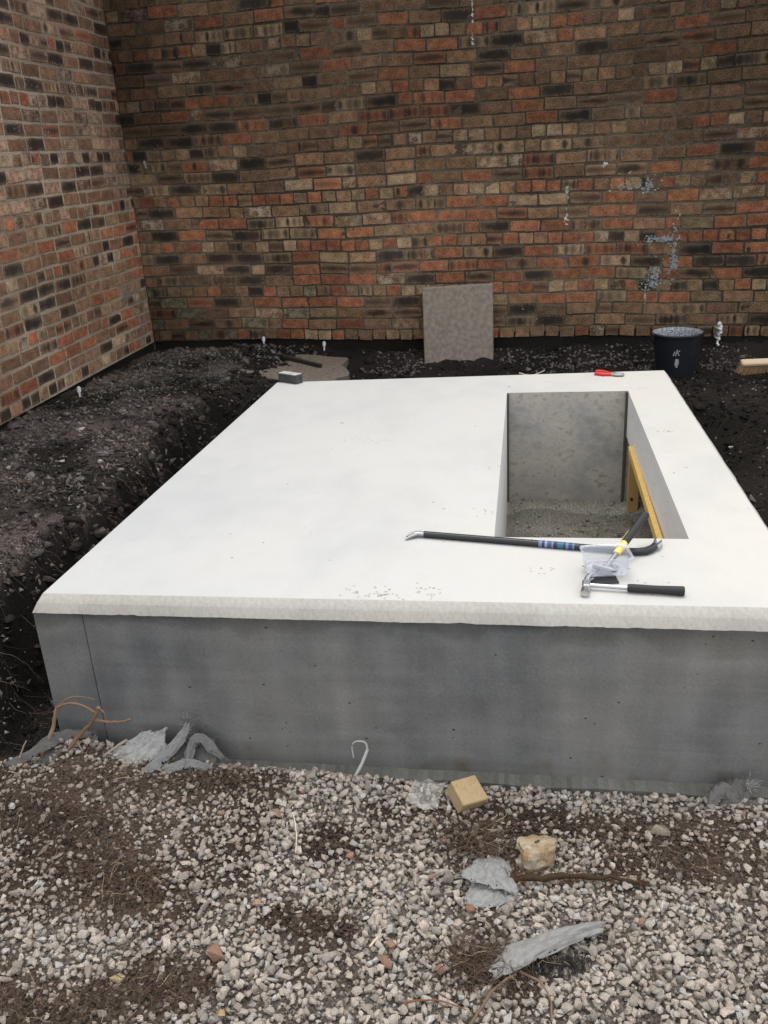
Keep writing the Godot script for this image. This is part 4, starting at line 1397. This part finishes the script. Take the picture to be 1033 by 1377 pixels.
# ---------------------------------------------------------------- things behind the base
func build_back() -> void:
	# leaning paving slab
	var ps := MB.new()
	ps.col = s8(152, 141, 130)
	var lean := 0.19
	var by := -0.255
	ps.box(Transform3D(Basis.from_euler(Vector3(-lean, 0, 0.012)), V(-0.553, by + 0.305, 7.205)), Vector3(0.560, 0.615, 0.045), 0.007, 0.008, rng)
	var slab := put("paving_slab", ps, M.slab)
	tag(slab, "square grey paving slab stood on edge, leaning on the back wall", "paving slab")
	var sp := MB.new()
	for k in 170:
		var u := 0.27 - 0.5 * pow(rng.randf(), 1.5)
		var w := -0.29 + 0.42 * pow(rng.randf(), 2.2)
		if k < 14: u = -0.272; w = rr(-0.29, 0.0)
		elif k < 22: u = rr(0.24, 0.27); w = rr(0.20, 0.29)
		var s := 0.0015 + 0.006 * pow(rng.randf(), 2.0)
		stone(sp, rng.randi() % 20, Transform3D(Basis.from_scale(Vector3(s, s * rr(0.8, 2.2), 0.002)), Vector3(u, w, 0.0232)), s8(190, 184, 174) * rr(0.55, 1.0), 0.1)
	for k in sp.n.size(): sp.n[k] = (sp.n[k] * 0.3 + Vector3.BACK).normalized()
	var st0 := Transform3D(Basis.from_euler(Vector3(-lean, 0, 0.012)), V(-0.553, by + 0.305, 7.205))
	for k in sp.v.size():
		sp.v[k] = st0 * sp.v[k]; sp.n[k] = st0.basis * sp.n[k]
	put("lime_splash", sp, M.paint, slab)

	# broken slab lying flat, iron bar on it
	var fs := MB.new()
	var outline := [Vector2(-2.44, 6.48), Vector2(-2.48, 7.05), Vector2(-2.36, 7.22), Vector2(-1.95, 7.16), Vector2(-1.46, 7.10), Vector2(-1.38, 6.62), Vector2(-1.45, 6.28), Vector2(-1.95, 6.30)]
	var fy := -0.138
	var ctr := Vector2(-1.93, 6.75)
	fs.col = s8(122, 112, 103)
	for k in outline.size():
		var a: Vector2 = outline[k]
		var b: Vector2 = outline[(k + 1) % outline.size()]
		for e in 4:
			var p := a.lerp(b, e / 4.0)
			var q := a.lerp(b, (e + 1) / 4.0)
			p += (p - ctr) * 0.16 * n_mid.get_noise_2d(p.x * 12.0, p.y * 12.0)
			q += (q - ctr) * 0.16 * n_mid.get_noise_2d(q.x * 12.0, q.y * 12.0)
			var pi := p.lerp(ctr, 0.03)
			var qi := q.lerp(ctr, 0.03)
			fs.tri(V(ctr.x, fy, ctr.y), V(pi.x, fy, pi.y), V(qi.x, fy, qi.y), Vector3.UP)
			var od := V(p.x - ctr.x, 0, p.y - ctr.y)
			fs.quad(V(pi.x, fy, pi.y), V(qi.x, fy, qi.y), V(q.x, fy - 0.012, q.y), V(p.x, fy - 0.012, p.y), od + Vector3.UP)
			fs.quad(V(p.x, fy - 0.012, p.y), V(q.x, fy - 0.012, q.y), V(q.x, fy - 0.18, q.y), V(p.x, fy - 0.18, p.y), od)
	for k in fs.v.size(): fs.v[k].y += -0.065 * (fs.v[k].x + 1.93)
	tag(put("broken_slab", fs, M.slab), "broken dark concrete slab lying flat on the soil behind the base", "concrete slab")
	var ib := MB.new()
	ib.col = Color(0.5, 0.42, 0.36)
	ib.box(Transform3D(Basis.looking_at(V(-1.60, -0.144, 6.69) - V(-2.50, -0.082, 7.30)), (V(-1.60, -0.144, 6.69) + V(-2.50, -0.082, 7.30)) * 0.5), Vector3(0.030, 0.032, 1.09), 0.003)
	tag(put("iron_bar", ib, plain("rusty iron", lin(0.05, 0.04, 0.035), 0.8)), "thin dark iron bar resting across the broken slab", "iron bar")

	# bucket
	var bx := 1.085
	var bz := 6.72
	var bgy := ground_h(bx, bz, false) - 0.015
	var o := thing("bucket", "black plastic builder's bucket with a dusty grey inside, near the wall", "bucket", "", V(bx, bgy, bz))
	var bk := MB.new()
	bk.lathe(Transform3D(), PackedVector2Array([Vector2(0.0, 0.0), Vector2(0.128, 0.0), Vector2(0.134, 0.006), Vector2(0.172, 0.300), Vector2(0.186, 0.302), Vector2(0.188, 0.316), Vector2(0.183, 0.322), Vector2(0.176, 0.322)]), 40)
	put("bucket_body", bk, M.black_plastic, o)
	var bi := MB.new()
	bi.col = Color.WHITE
	bi.lathe(Transform3D(), PackedVector2Array([Vector2(0.1765, 0.3215), Vector2(0.168, 0.300), Vector2(0.130, 0.012), Vector2(0.0, 0.012)]), 40)
	var dusty := grained("dusty plastic", 6.0, 0.6, 0.7, 0.0, 0.02, 93, Color(0.78, 0.80, 0.83))
	put("bucket_lining", bi, dusty, o)
	var bh := MB.new()
	var hp := PackedVector3Array()
	for k in 17:
		var a := PI * k / 16.0
		hp.push_back(Vector3(cos(a) * 0.19, 0.300 - sin(a) * 0.03, -sin(a) * 0.185).rotated(Vector3.UP, 0.25))
	bh.tube(hp, taper(17, 0.0035, 1.0), 6)
	put("handle", bh, M.dull_steel, o)
	for s in [-1, 1]:
		var er := MB.new()
		er.box(xf(Vector3(0.187 * s, 0.295, 0).rotated(Vector3.UP, 0.25), 0.25), Vector3(0.02, 0.05, 0.04), 0.004)
		put("handle_lug", er, M.black_plastic, o)
	var mk := MB.new()
	mk.col = Color(0.34, 0.35, 0.36)
	var mark := func(a: float, y: float, w: float, h: float, lean2: float) -> void:
		var rad := 0.134 + 0.038 * (y - 0.006) / 0.294 + 0.0012
		var d := Vector3(sin(a), 0, cos(a))
		mk.box(Transform3D(Basis(Vector3.UP, a) * Basis(Vector3.BACK, lean2) * Basis(Vector3.RIGHT, 0.128), d * rad + Vector3.UP * y), Vector3(w, h, 0.0016), 0.0007)
	for q in [[-0.25, 0.190, 0.007, 0.034, -0.35], [-0.15, 0.196, 0.008, 0.050, -0.25], [-0.055, 0.206, 0.006, 0.022, -0.8], [-0.055, 0.186, 0.006, 0.026, 0.5], [-0.13, 0.125, 0.020, 0.050, -0.1], [-0.075, 0.130, 0.016, 0.040, 0.1], [-0.10, 0.098, 0.014, 0.024, 0.0]]:
		mark.call(q[0], q[1], q[2], q[3], q[4])
	put("printed_mark", mk, plain("grey print", Color.WHITE, 0.6), o)

	# broom head
	var bp := V(1.72, 0, 6.55)
	var gy := ground_h(1.72, 6.55, false) + 0.01
	var stock := MB.new()
	stock.col = s8(222, 196, 165)
	var bt := Transform3D(Basis(Vector3.UP, 0.10) * Basis(Vector3.RIGHT, 0.35), V(1.745, gy + 0.085, 6.60))
	var br := thing("broom", "wooden yard broom head with stiff tan bristles lying on the soil", "broom")
	stock.box(bt, Vector3(0.46, 0.030, 0.065), 0.008)
	put("stock", stock, M.wood, br)
	var bs := MB.new()
	for i in 46:
		for j in 7:
			var p := Vector3(-0.22 + 0.44 * i / 45.0, -0.012, -0.024 + 0.048 * j / 6.0)
			for k in 2:
				bs.col = s8(176, 146, 108) * rr(0.6, 1.2)
				var e := p + Vector3((p.x) * 0.12 + rr(-0.008, 0.008), -rr(0.075, 0.092), p.z * 0.6 + rr(-0.008, 0.008))
				bs.tube(PackedVector3Array([bt * p, bt * e]), PackedFloat32Array([0.0028, 0.0018]), 4, false)
	put("bristles", bs, M.fibre, br).set_meta("kind", "stuff")

	# white plastic pegs along the walls
	var pegs := [[-1.70, 7.27, "slim white plastic peg by the back wall, behind the broken slab's right half"], [-2.23, 7.29, "slim white plastic peg by the back wall, at the broken slab's left end"], [-3.05, 5.55, "white plastic peg standing in soil at the foot of the left wall"]]
	for q in pegs:
		var gy2 := ground_h(q[0], q[1])
		var pg := thing("plastic_peg", q[2], "peg", "white pegs along the walls", V(q[0], gy2, q[1]))
		var st := MB.new()
		st.tube(PackedVector3Array([Vector3(0, -0.03, 0), Vector3(0.002, 0.035, 0)]), PackedFloat32Array([0.006, 0.007]), 8)
		put("stem", st, M.white, pg)
		var hd := MB.new()
		hd.tube(PackedVector3Array([Vector3(0.002, 0.032, 0), Vector3(0.002, 0.040, 0), Vector3(0.004, 0.064, 0), Vector3(0.004, 0.074, 0)]), PackedFloat32Array([0.009, 0.014, 0.015, 0.007]), 10)
		put("cap", hd, M.white, pg)
	# crumpled white wrapping by the wall, right of the bucket
	var wr := MB.new()
	var wg := ground_h(1.475, 7.22)
	var wp := PackedVector3Array()
	var wrad := PackedFloat32Array()
	for k in 15:
		var f := k / 14.0
		wp.push_back(V(1.478 + 0.008 * sin(k * 1.9) + rr(-0.004, 0.004), wg - 0.005 + 0.19 * f, 7.24 + rr(-0.005, 0.005)))
		wrad.push_back((0.014 + 0.020 * sstep(0.25, 0.55, f)) * (1.0 - 0.5 * sstep(0.85, 1.0, f)) * rr(0.78, 1.15))
	wr.tube(wp, wrad, 7, true, 0.8)
	tag(put("crumpled_wrapper", wr, M.white), "crumpled white plastic wrapper against the back wall right of the bucket", "wrapper")
	# white twig behind the base
	var tw := MB.new()
	limb(tw, [V(-0.06, ground_h(-0.06, 6.7) + 0.03, 6.70), V(0.03, ground_h(0.03, 6.7) + 0.012, 6.66), V(0.13, ground_h(0.13, 6.7) + 0.035, 6.72)], 0.006, 0.004, s8(190, 184, 176))
	tag(put("pale_twig", tw, M.fibre), "short pale twig on the soil just behind the far edge", "twig")
	# pale chips on the left soil
	var chips := [[-2.48, 4.20, "pale stone chip on the left soil, left of a pair"], [-2.25, 4.18, "pale stone chip on the left soil, right of a pair"], [-2.71, 4.07, "pale chip on the left soil nearest the side of the picture"], [-2.62, 4.72, "thin pale chip on the left soil behind the other chips"], [-2.02, 6.98, "pale angular stone chip beside the iron bar on the broken slab"], [-2.62, 7.1, "small white stone by the wall corner left of the broken slab"], [1.28, 5.6, "flat pale splinter lying on the dug soil right of the base"]]
	for q in chips:
		var ch := MB.new()
		var s := rr(0.018, 0.026)
		var y := ground_h(q[0], q[1]) + s * 0.35
		if q[0] > -2.1 and q[0] < -1.9: y = -0.105
		stone(ch, rng.randi() % 20, Transform3D(Basis(Vector3.UP, rr(0, TAU)) * Basis.from_scale(Vector3(s * 1.4, s * 0.6, s)), V(q[0], y, q[1])), s8(205, 200, 190), 0.3)
		tag(put("stone_chip", ch, M.stone), q[2], "stone chip", "pale chips on the dug soil")

# ---------------------------------------------------------------- things on the gravel
func on(x: float, Z: float, up := 0.0) -> Vector3: return V(x, gravel_h(x, Z) + 0.012 + up, Z)

func build_front() -> void:
	# sawn block
	var wb := MB.new()
	wb.col = s8(188, 164, 126)
	wb.box(Transform3D(Basis(Vector3.UP, 0.62) * Basis(Vector3.RIGHT, 0.42) * Basis(Vector3.BACK, -0.18), on(-0.188, 2.318, 0.034)), Vector3(0.098, 0.056, 0.092), 0.003, 0.002, rng)
	tag(put("timber_offcut", wb, M.wood), "square sawn timber offcut tilted on the gravel against the front face", "timber offcut")
	# torn clear film
	var tf := MB.new()
	var fp := []
	for j in 7:
		for i in 9:
			var u := i / 8.0
			var v := j / 6.0
			fp.append(on(-0.385, 2.27).lerp(on(-0.280, 2.262), u).lerp(on(-0.36, 2.345, 0.045).lerp(on(-0.262, 2.335, 0.05), u), v) + Vector3(rr(-0.004, 0.004), 0.010 + 0.016 * sin(u * 9.0 + v * 3.0) * 0.5 + rr(-0.003, 0.003), rr(-0.004, 0.004)))
	for j in 6:
		for i in 8:
			tf.quad(fp[j * 9 + i], fp[j * 9 + i + 1], fp[j * 9 + i + 10], fp[j * 9 + i + 9], Vector3(0, 1, 0.6))
	var film := StandardMaterial3D.new()
	film.resource_name = "clear film"
	film.transparency = BaseMaterial3D.TRANSPARENCY_ALPHA
	film.albedo_color = Color(0.95, 0.95, 0.92, 0.12)
	film.roughness = 0.2
	tag(put("plastic_film", tf, film), "torn piece of clear plastic film on the gravel left of the sawn block", "plastic film")
	# big stones and brick bits
	var lumps := [
		["sandstone_lump", "rough buff and white sandstone lump on the gravel below the sawn block", "stone", 0.035, 2.085, Vector3(0.056, 0.044, 0.046), s8(182, 160, 132), 0.022],
		["flat_stone", "flat pale stone flake on the bare earth at the right", "stone", 0.408, 2.24, Vector3(0.050, 0.010, 0.032), s8(186, 172, 152), 0.008],
		["brick_fragment", "largest orange brick fragment on the gravel at lower left", "brick fragment", -0.822, 1.655, Vector3(0.028, 0.020, 0.036), s8(168, 132, 112), 0.012],
		["brick_fragment", "small orange brick fragment on the gravel just left of centre, alone", "brick fragment", -0.756, 1.828, Vector3(0.017, 0.013, 0.018), s8(196, 158, 132), 0.014],
		["brick_fragment", "pinkish brick fragment on the gravel, farther of a close pair", "brick fragment", -0.354, 1.735, Vector3(0.020, 0.013, 0.018), s8(184, 146, 126), 0.014],
		["brick_fragment", "pinkish brick fragment on the gravel, nearer of a close pair", "brick fragment", -0.360, 1.675, Vector3(0.022, 0.015, 0.017), s8(176, 140, 122), 0.014],
		["brick_fragment", "small red brick fragment beside the folded fabric scrap", "brick fragment", -0.150, 1.868, Vector3(0.018, 0.013, 0.017), s8(172, 128, 108), 0.014],
		["brick_fragment", "reddish brick fragment nearest the big frayed flap", "brick fragment", -0.215, 1.665, Vector3(0.018, 0.013, 0.017), s8(168, 128, 112), 0.014],
		["brick_fragment", "small pink brick fragment on the gravel in front of the white wire", "brick fragment", -0.520, 2.03, Vector3(0.015, 0.011, 0.014), s8(190, 142, 122), 0.014],
		["yellow_stone", "pale yellow sandstone bit on the gravel at lower left", "stone", -1.055, 1.552, Vector3(0.024, 0.012, 0.018), s8(214, 190, 148), 0.012],
		["ochre_stone", "small ochre stone on the gravel near the lower edge, left of centre", "stone", -0.745, 1.475, Vector3(0.015, 0.010, 0.014), s8(200, 168, 124), 0.014]]
	for q in lumps:
		var mb := MB.new()
		var t := Transform3D(Basis(Vector3.UP, rr(0, TAU)) * Basis.from_scale(q[5]), on(q[3], q[4], q[7]))
		if q[0] == "sandstone_lump":
			t = Transform3D(Basis(Vector3.UP, 0.4) * Basis.from_scale(q[5]), on(q[3], q[4], q[7]))
			lump_of(mb, t, 4.0, s8(176, 148, 114), s8(222, 208, 186))
		else:
			stone(mb, rng.randi() % 20, t, q[6], 0.25)
		tag(put(q[0], mb, M.stone), q[1], q[2], "brick fragments on the gravel" if q[2] == "brick fragment" else "")
	# root lying right of the sandstone
	var rt := MB.new()
	limb(rt, [on(-0.045, 1.99, 0.014), on(0.05, 1.995, 0.018), on(0.16, 2.01, 0.020), on(0.27, 2.015, 0.018), on(0.375, 2.015, 0.004)], 0.011, 0.004, s8(66, 54, 46), 0.22)
	for k in 150:
		var f := pow(rng.randf(), 1.8)
		var p := on(lerpf(-0.045, 0.33, f), lerpf(1.99, 2.015, f), 0.014)
		rt.col = s8(96, 66, 48) * rr(0.5, 1.5)
		var a := rr(0, TAU)
		var c := curl(p, Vector3(cos(a), rr(-0.2, 0.9), sin(a)), rr(0.02, 0.055), 3, 0.3)
		rt.tube(c, taper(c.size(), 0.0012), 3, false)
	tag(put("hairy_root", rt, M.fibre), "hairy dark brown root lying on the gravel beside the sandstone lump", "root")
	# roots under the big flap
	var r2 := MB.new()
	limb(r2, [on(-0.02, 1.665, 0.02), on(-0.07, 1.62, 0.02), on(-0.11, 1.55, 0.018), on(-0.145, 1.47, 0.012), on(-0.16, 1.40, 0.010)], 0.0045, 0.003, s8(112, 92, 76), 0.2)
	limb(r2, [on(-0.01, 1.67, 0.022), on(0.04, 1.635, 0.03), on(0.065, 1.59, 0.022), on(0.066, 1.545, 0.012)], 0.0035, 0.002, s8(122, 102, 84), 0.2)
	limb(r2, [on(-0.30, 1.56, 0.012), on(-0.22, 1.57, 0.02), on(-0.14, 1.555, 0.014)], 0.0025, 0.0015, s8(120, 84, 62), 0.2)
	tag(put("thin_root", r2, M.fibre), "thin forked tan root trailing from under the big frayed flap", "root")
	var st1 := MB.new()
	limb(st1, [on(-0.735, 2.175, 0.012), on(-0.705, 2.10, 0.016), on(-0.688, 2.02, 0.012)], 0.0022, 0.0016, s8(206, 198, 186), 0.2, 5)
	tag(put("dry_stalk", st1, M.fibre), "thin pale dry stalk lying on the gravel left of centre", "stalk")
	var st2 := MB.new()
	limb(st2, [on(-0.410, 1.715, 0.014), on(-0.392, 1.748, 0.016)], 0.0035, 0.003, s8(204, 184, 158), 0.1, 6)
	tag(put("wood_splinter", st2, M.fibre), "short pale wood splinter beside the pair of pinkish brick fragments", "splinter")
	var gf := MB.new()
	stone(gf, 5, Transform3D(Basis(Vector3.UP, 0.8) * Basis(Vector3.BACK, -0.35) * Basis.from_scale(Vector3(0.05, 0.014, 0.034)), V(-1.925, ground_h(-1.925, 3.12) + 0.02, 3.12)), s8(138, 140, 146), 0.3)
	tag(put("slate_flake", gf, M.stone), "bluish grey flake of stone on the soil edge left of the base", "stone")
	# white bent wire against the front face
	var wi := MB.new()
	limb(wi, [V(-0.590, -0.640, 2.405), V(-0.553, -0.572, 2.43), V(-0.534, -0.528, 2.445)], 0.0062, 0.0055, s8(184, 184, 180), 0.05)
	limb(wi, [V(-0.534, -0.528, 2.445), V(-0.542, -0.502, 2.45), V(-0.572, -0.500, 2.45), V(-0.588, -0.518, 2.448), V(-0.584, -0.560, 2.44)], 0.0045, 0.0022, s8(168, 168, 164), 0.05)
	tag(put("bent_root", wi, M.fibre), "pale grey hooked strip of root standing against the front face", "root strip")
	# orange roots at the left end of the front
	var q1 := MB.new()
	var cA := s8(150, 130, 106)
	var cB := s8(124, 100, 82)
	limb(q1, [V(-1.690, -0.545, 2.34), V(-1.664, -0.500, 2.36), V(-1.630, -0.424, 2.37), V(-1.602, -0.352, 2.36)], 0.0085, 0.006, cA, 0.16)
	limb(q1, [V(-1.602, -0.352, 2.36), V(-1.560, -0.333, 2.36), V(-1.510, -0.330, 2.355), V(-1.453, -0.355, 2.35), V(-1.437, -0.350, 2.35)], 0.0055, 0.004, cB, 0.16)
	limb(q1, [V(-1.602, -0.350, 2.36), V(-1.555, -0.318, 2.375), V(-1.500, -0.316, 2.38), V(-1.462, -0.326, 2.38)], 0.003, 0.0018, cB, 0.2)
	tag(put("branched_root", q1, M.fibre), "bent tan root with one upright leg, left of the forked orange root", "root")
	var q2 := MB.new()
	limb(q2, [V(-1.590, -0.530, 2.32), V(-1.545, -0.470, 2.34), V(-1.509, -0.432, 2.35), V(-1.465, -0.385, 2.35), V(-1.437, -0.335, 2.35)], 0.0075, 0.0065, cB, 0.16)
	limb(q2, [V(-1.462, -0.385, 2.35), V(-1.430, -0.400, 2.36), V(-1.385, -0.398, 2.36), V(-1.330, -0.384, 2.355)], 0.006, 0.0035, s8(126, 98, 82), 0.16)
	limb(q2, [V(-1.437, -0.337, 2.35), V(-1.418, -0.352, 2.345), V(-1.414, -0.376, 2.345)], 0.003, 0.0015, cB, 0.2)
	limb(q2, [V(-1.545, -0.470, 2.34), V(-1.520, -0.500, 2.33), V(-1.524, -0.53, 2.325)], 0.003, 0.002, cA, 0.2)
	tag(put("forked_root", q2, M.fibre), "forked orange brown root standing against the left end of the front face", "root")
	var q3 := MB.new()
	limb(q3, [V(-1.475, -0.548, 2.33), V(-1.42, -0.508, 2.345), V(-1.365, -0.472, 2.36)], 0.0055, 0.005, s8(160, 148, 134), 0.12)
	tag(put("grey_stick", q3, M.fibre), "short straight grey stick leaning over the pale fabric flap", "stick")
	var q4 := MB.new()
	limb(q4, [V(-1.752, -0.545, 2.30), V(-1.735, -0.500, 2.31), V(-1.718, -0.465, 2.32)], 0.003, 0.0015, s8(170, 150, 130), 0.2)
	tag(put("thin_twig", q4, M.fibre), "thin upright twig at the far left beside the grey twisted fabric", "twig")
	# weed-fabric scraps
	var G := "scraps of grey ground fabric along the gravel"
	var C := "fabric scrap"
	var g1 := lin(0.20, 0.195, 0.19)
	var o := thing("fabric_scrap", "dark grey twisted fabric strip at the left end, under the tan root", C, G)
	roll(o, [V(-1.84, -0.560, 2.27), V(-1.74, -0.535, 2.31), V(-1.66, -0.500, 2.36), V(-1.60, -0.488, 2.40), V(-1.53, -0.500, 2.42)], [0.006, 0.019, 0.022, 0.020, 0.010], lin(0.15, 0.145, 0.14))
	cloth(o, V(-1.68, -0.515, 2.43), V(-1.52, -0.51, 2.44), V(-1.49, -0.560, 2.34), V(-1.70, -0.560, 2.31), g1, 0.004, 0.022, 1.0, 60, 0.012)
	o = thing("fabric_scrap", "pale grey fabric flap below the short grey stick", C, G)
	cloth(o, V(-1.36, -0.492, 2.43), V(-1.245, -0.480, 2.44), V(-1.235, -0.545, 2.36), V(-1.475, -0.560, 2.29), lin(0.40, 0.40, 0.395), 0.006, 0.020, 2.0, 16, 0.0)
	o = thing("fabric_scrap", "crumpled grey fabric with a raised twist, right of the pale flap", C, G)
	roll(o, [V(-1.305, -0.565, 2.285), V(-1.25, -0.535, 2.33), V(-1.20, -0.498, 2.38), V(-1.175, -0.465, 2.42), V(-1.17, -0.440, 2.44)], [0.008, 0.019, 0.020, 0.015, 0.007], lin(0.26, 0.26, 0.26))
	roll(o, [V(-1.29, -0.573, 2.30), V(-1.20, -0.555, 2.33), V(-1.13, -0.548, 2.35), V(-1.06, -0.570, 2.35)], [0.008, 0.016, 0.018, 0.008], lin(0.24, 0.24, 0.24))
	roll(o, [V(-1.15, -0.545, 2.35), V(-1.145, -0.500, 2.40), V(-1.12, -0.495, 2.42), V(-1.085, -0.525, 2.42), V(-1.04, -0.560, 2.40)], [0.012, 0.017, 0.018, 0.019, 0.009], lin(0.19, 0.19, 0.19))
	cloth(o, V(-1.19, -0.490, 2.455), V(-1.08, -0.515, 2.455), V(-1.06, -0.570, 2.38), V(-1.24, -0.565, 2.36), lin(0.13, 0.13, 0.13), 0.0, 0.015, 3.0, 120, 0.0)
	tuft(o, V(-1.172, -0.448, 2.44), Vector3(0.05, 1, 0.1), 46, lin(0.30, 0.30, 0.29))
	o = thing("fabric_scrap", "dark frayed fabric scrap at the right end of the front face", C, G)
	roll(o, [V(0.575, -0.628, 2.36), V(0.60, -0.600, 2.40), V(0.63, -0.590, 2.415), V(0.67, -0.610, 2.40)], [0.010, 0.024, 0.026, 0.012], lin(0.17, 0.165, 0.16))
	cloth(o, V(0.62, -0.585, 2.44), V(0.72, -0.560, 2.45), V(0.70, -0.625, 2.37), V(0.61, -0.630, 2.37), lin(0.15, 0.145, 0.14), 0.004, 0.016, 4.0, 160, 0.0)
	tuft(o, V(0.705, -0.575, 2.42), Vector3(0.7, 0.5, 0.3), 60, lin(0.42, 0.42, 0.41))
	o = thing("fabric_scrap", "folded grey fabric scrap with a dark crease, left of the sandstone lump", C, G)
	cloth(o, on(-0.165, 1.985, 0.004), on(-0.05, 1.985, 0.004), on(-0.015, 1.905, 0.0), on(-0.165, 1.885, 0.0), lin(0.33, 0.33, 0.33), 0.012, 0.008, 5.0, 40, 0.0)
	cloth(o, on(-0.135, 2.070, 0.004), on(-0.060, 2.085, 0.004), on(-0.010, 1.915, 0.024), on(-0.185, 1.962, 0.034), lin(0.31, 0.31, 0.31), 0.018, 0.008, 7.0, 60, 0.0)
	o = thing("fabric_scrap", "biggest grey fabric flap with frayed dark underside, nearest the viewer", C, G)
	cloth(o, on(-0.075, 1.765, 0.0), on(0.215, 1.865, 0.012), on(0.205, 1.815, 0.026), on(-0.085, 1.632, 0.022), lin(0.30, 0.295, 0.29), 0.036, 0.007, 6.0, 40, 0.0)
	var uf := MB.new()
	for k in 420:
		var f := rng.randf()
		var p := on(lerpf(-0.10, 0.17, f), lerpf(1.675, 1.745, f) + rr(-0.02, 0.02), rr(0.004, 0.022))
		uf.col = lin(0.03, 0.027, 0.025) * rr(0.5, 2.5)
		var c := curl(p, Vector3(rr(-0.5, 0.5), rr(-0.6, 0.2), 1.0), rr(0.015, 0.05), 3, 0.3)
		for i in c.size(): c[i].y = maxf(c[i].y, gravel_h(c[i].x, -c[i].z) + 0.012)
		uf.tube(c, taper(c.size(), 0.0009), 3, false)
	tag(put("dark_fibres", uf, M.fibre), "dark matted fibres hanging below the biggest fabric flap", "fibres", "", "stuff")

func _ready() -> void:
	rng.seed = 4242
	n_low = noise(0.6, 1, 3); n_mid = noise(0.25, 2, 3); n_fine = noise(0.6, 3, 3)
	var cam := Camera3D.new()
	cam.name = "camera"
	cam.fov = 60.29
	cam.near = 0.05
	cam.far = 200.0
	cam.transform = Transform3D(Basis(RIGHT, UP, -FWD).orthonormalized(), CAM)
	add_child(cam)
	cam.current = true
	var env := Environment.new()
	var sky := Sky.new()
	var sm := ProceduralSkyMaterial.new()
	sm.sky_top_color = Color(0.97, 0.985, 1.0)
	sm.sky_horizon_color = Color(0.70, 0.715, 0.73)
	sm.sky_curve = 0.3
	sm.ground_bottom_color = Color(0.25, 0.23, 0.21)
	sm.ground_horizon_color = Color(0.55, 0.55, 0.55)
	sky.sky_material = sm
	env.background_mode = Environment.BG_SKY
	env.sky = sky
	env.tonemap_mode = Environment.TONE_MAPPER_LINEAR
	env.tonemap_exposure = 1.85
	env.sdfgi_enabled = true
	env.ssao_enabled = true
	env.ssil_enabled = true
	var we := WorldEnvironment.new()
	we.name = "sky"
	we.environment = env
	add_child(we)
	var sun := DirectionalLight3D.new()
	sun.name = "overcast_sun"
	sun.light_energy = 0.35
	sun.light_color = Color(1.0, 0.985, 0.96)
	sun.light_angular_distance = 30.0
	sun.shadow_enabled = true
	sun.rotation_degrees = Vector3(-76, 200, 0)
	add_child(sun)
	var t0 := Time.get_ticks_msec()
	materials()
	make_rocks()
	build_ground()
	build_base()
	build_wall(false)
	build_wall(true)
	build_gravel()
	build_crumbs()
	build_fibres()
	build_tools()
	build_back()
	build_front()
	print("built in ", Time.get_ticks_msec() - t0, " ms")
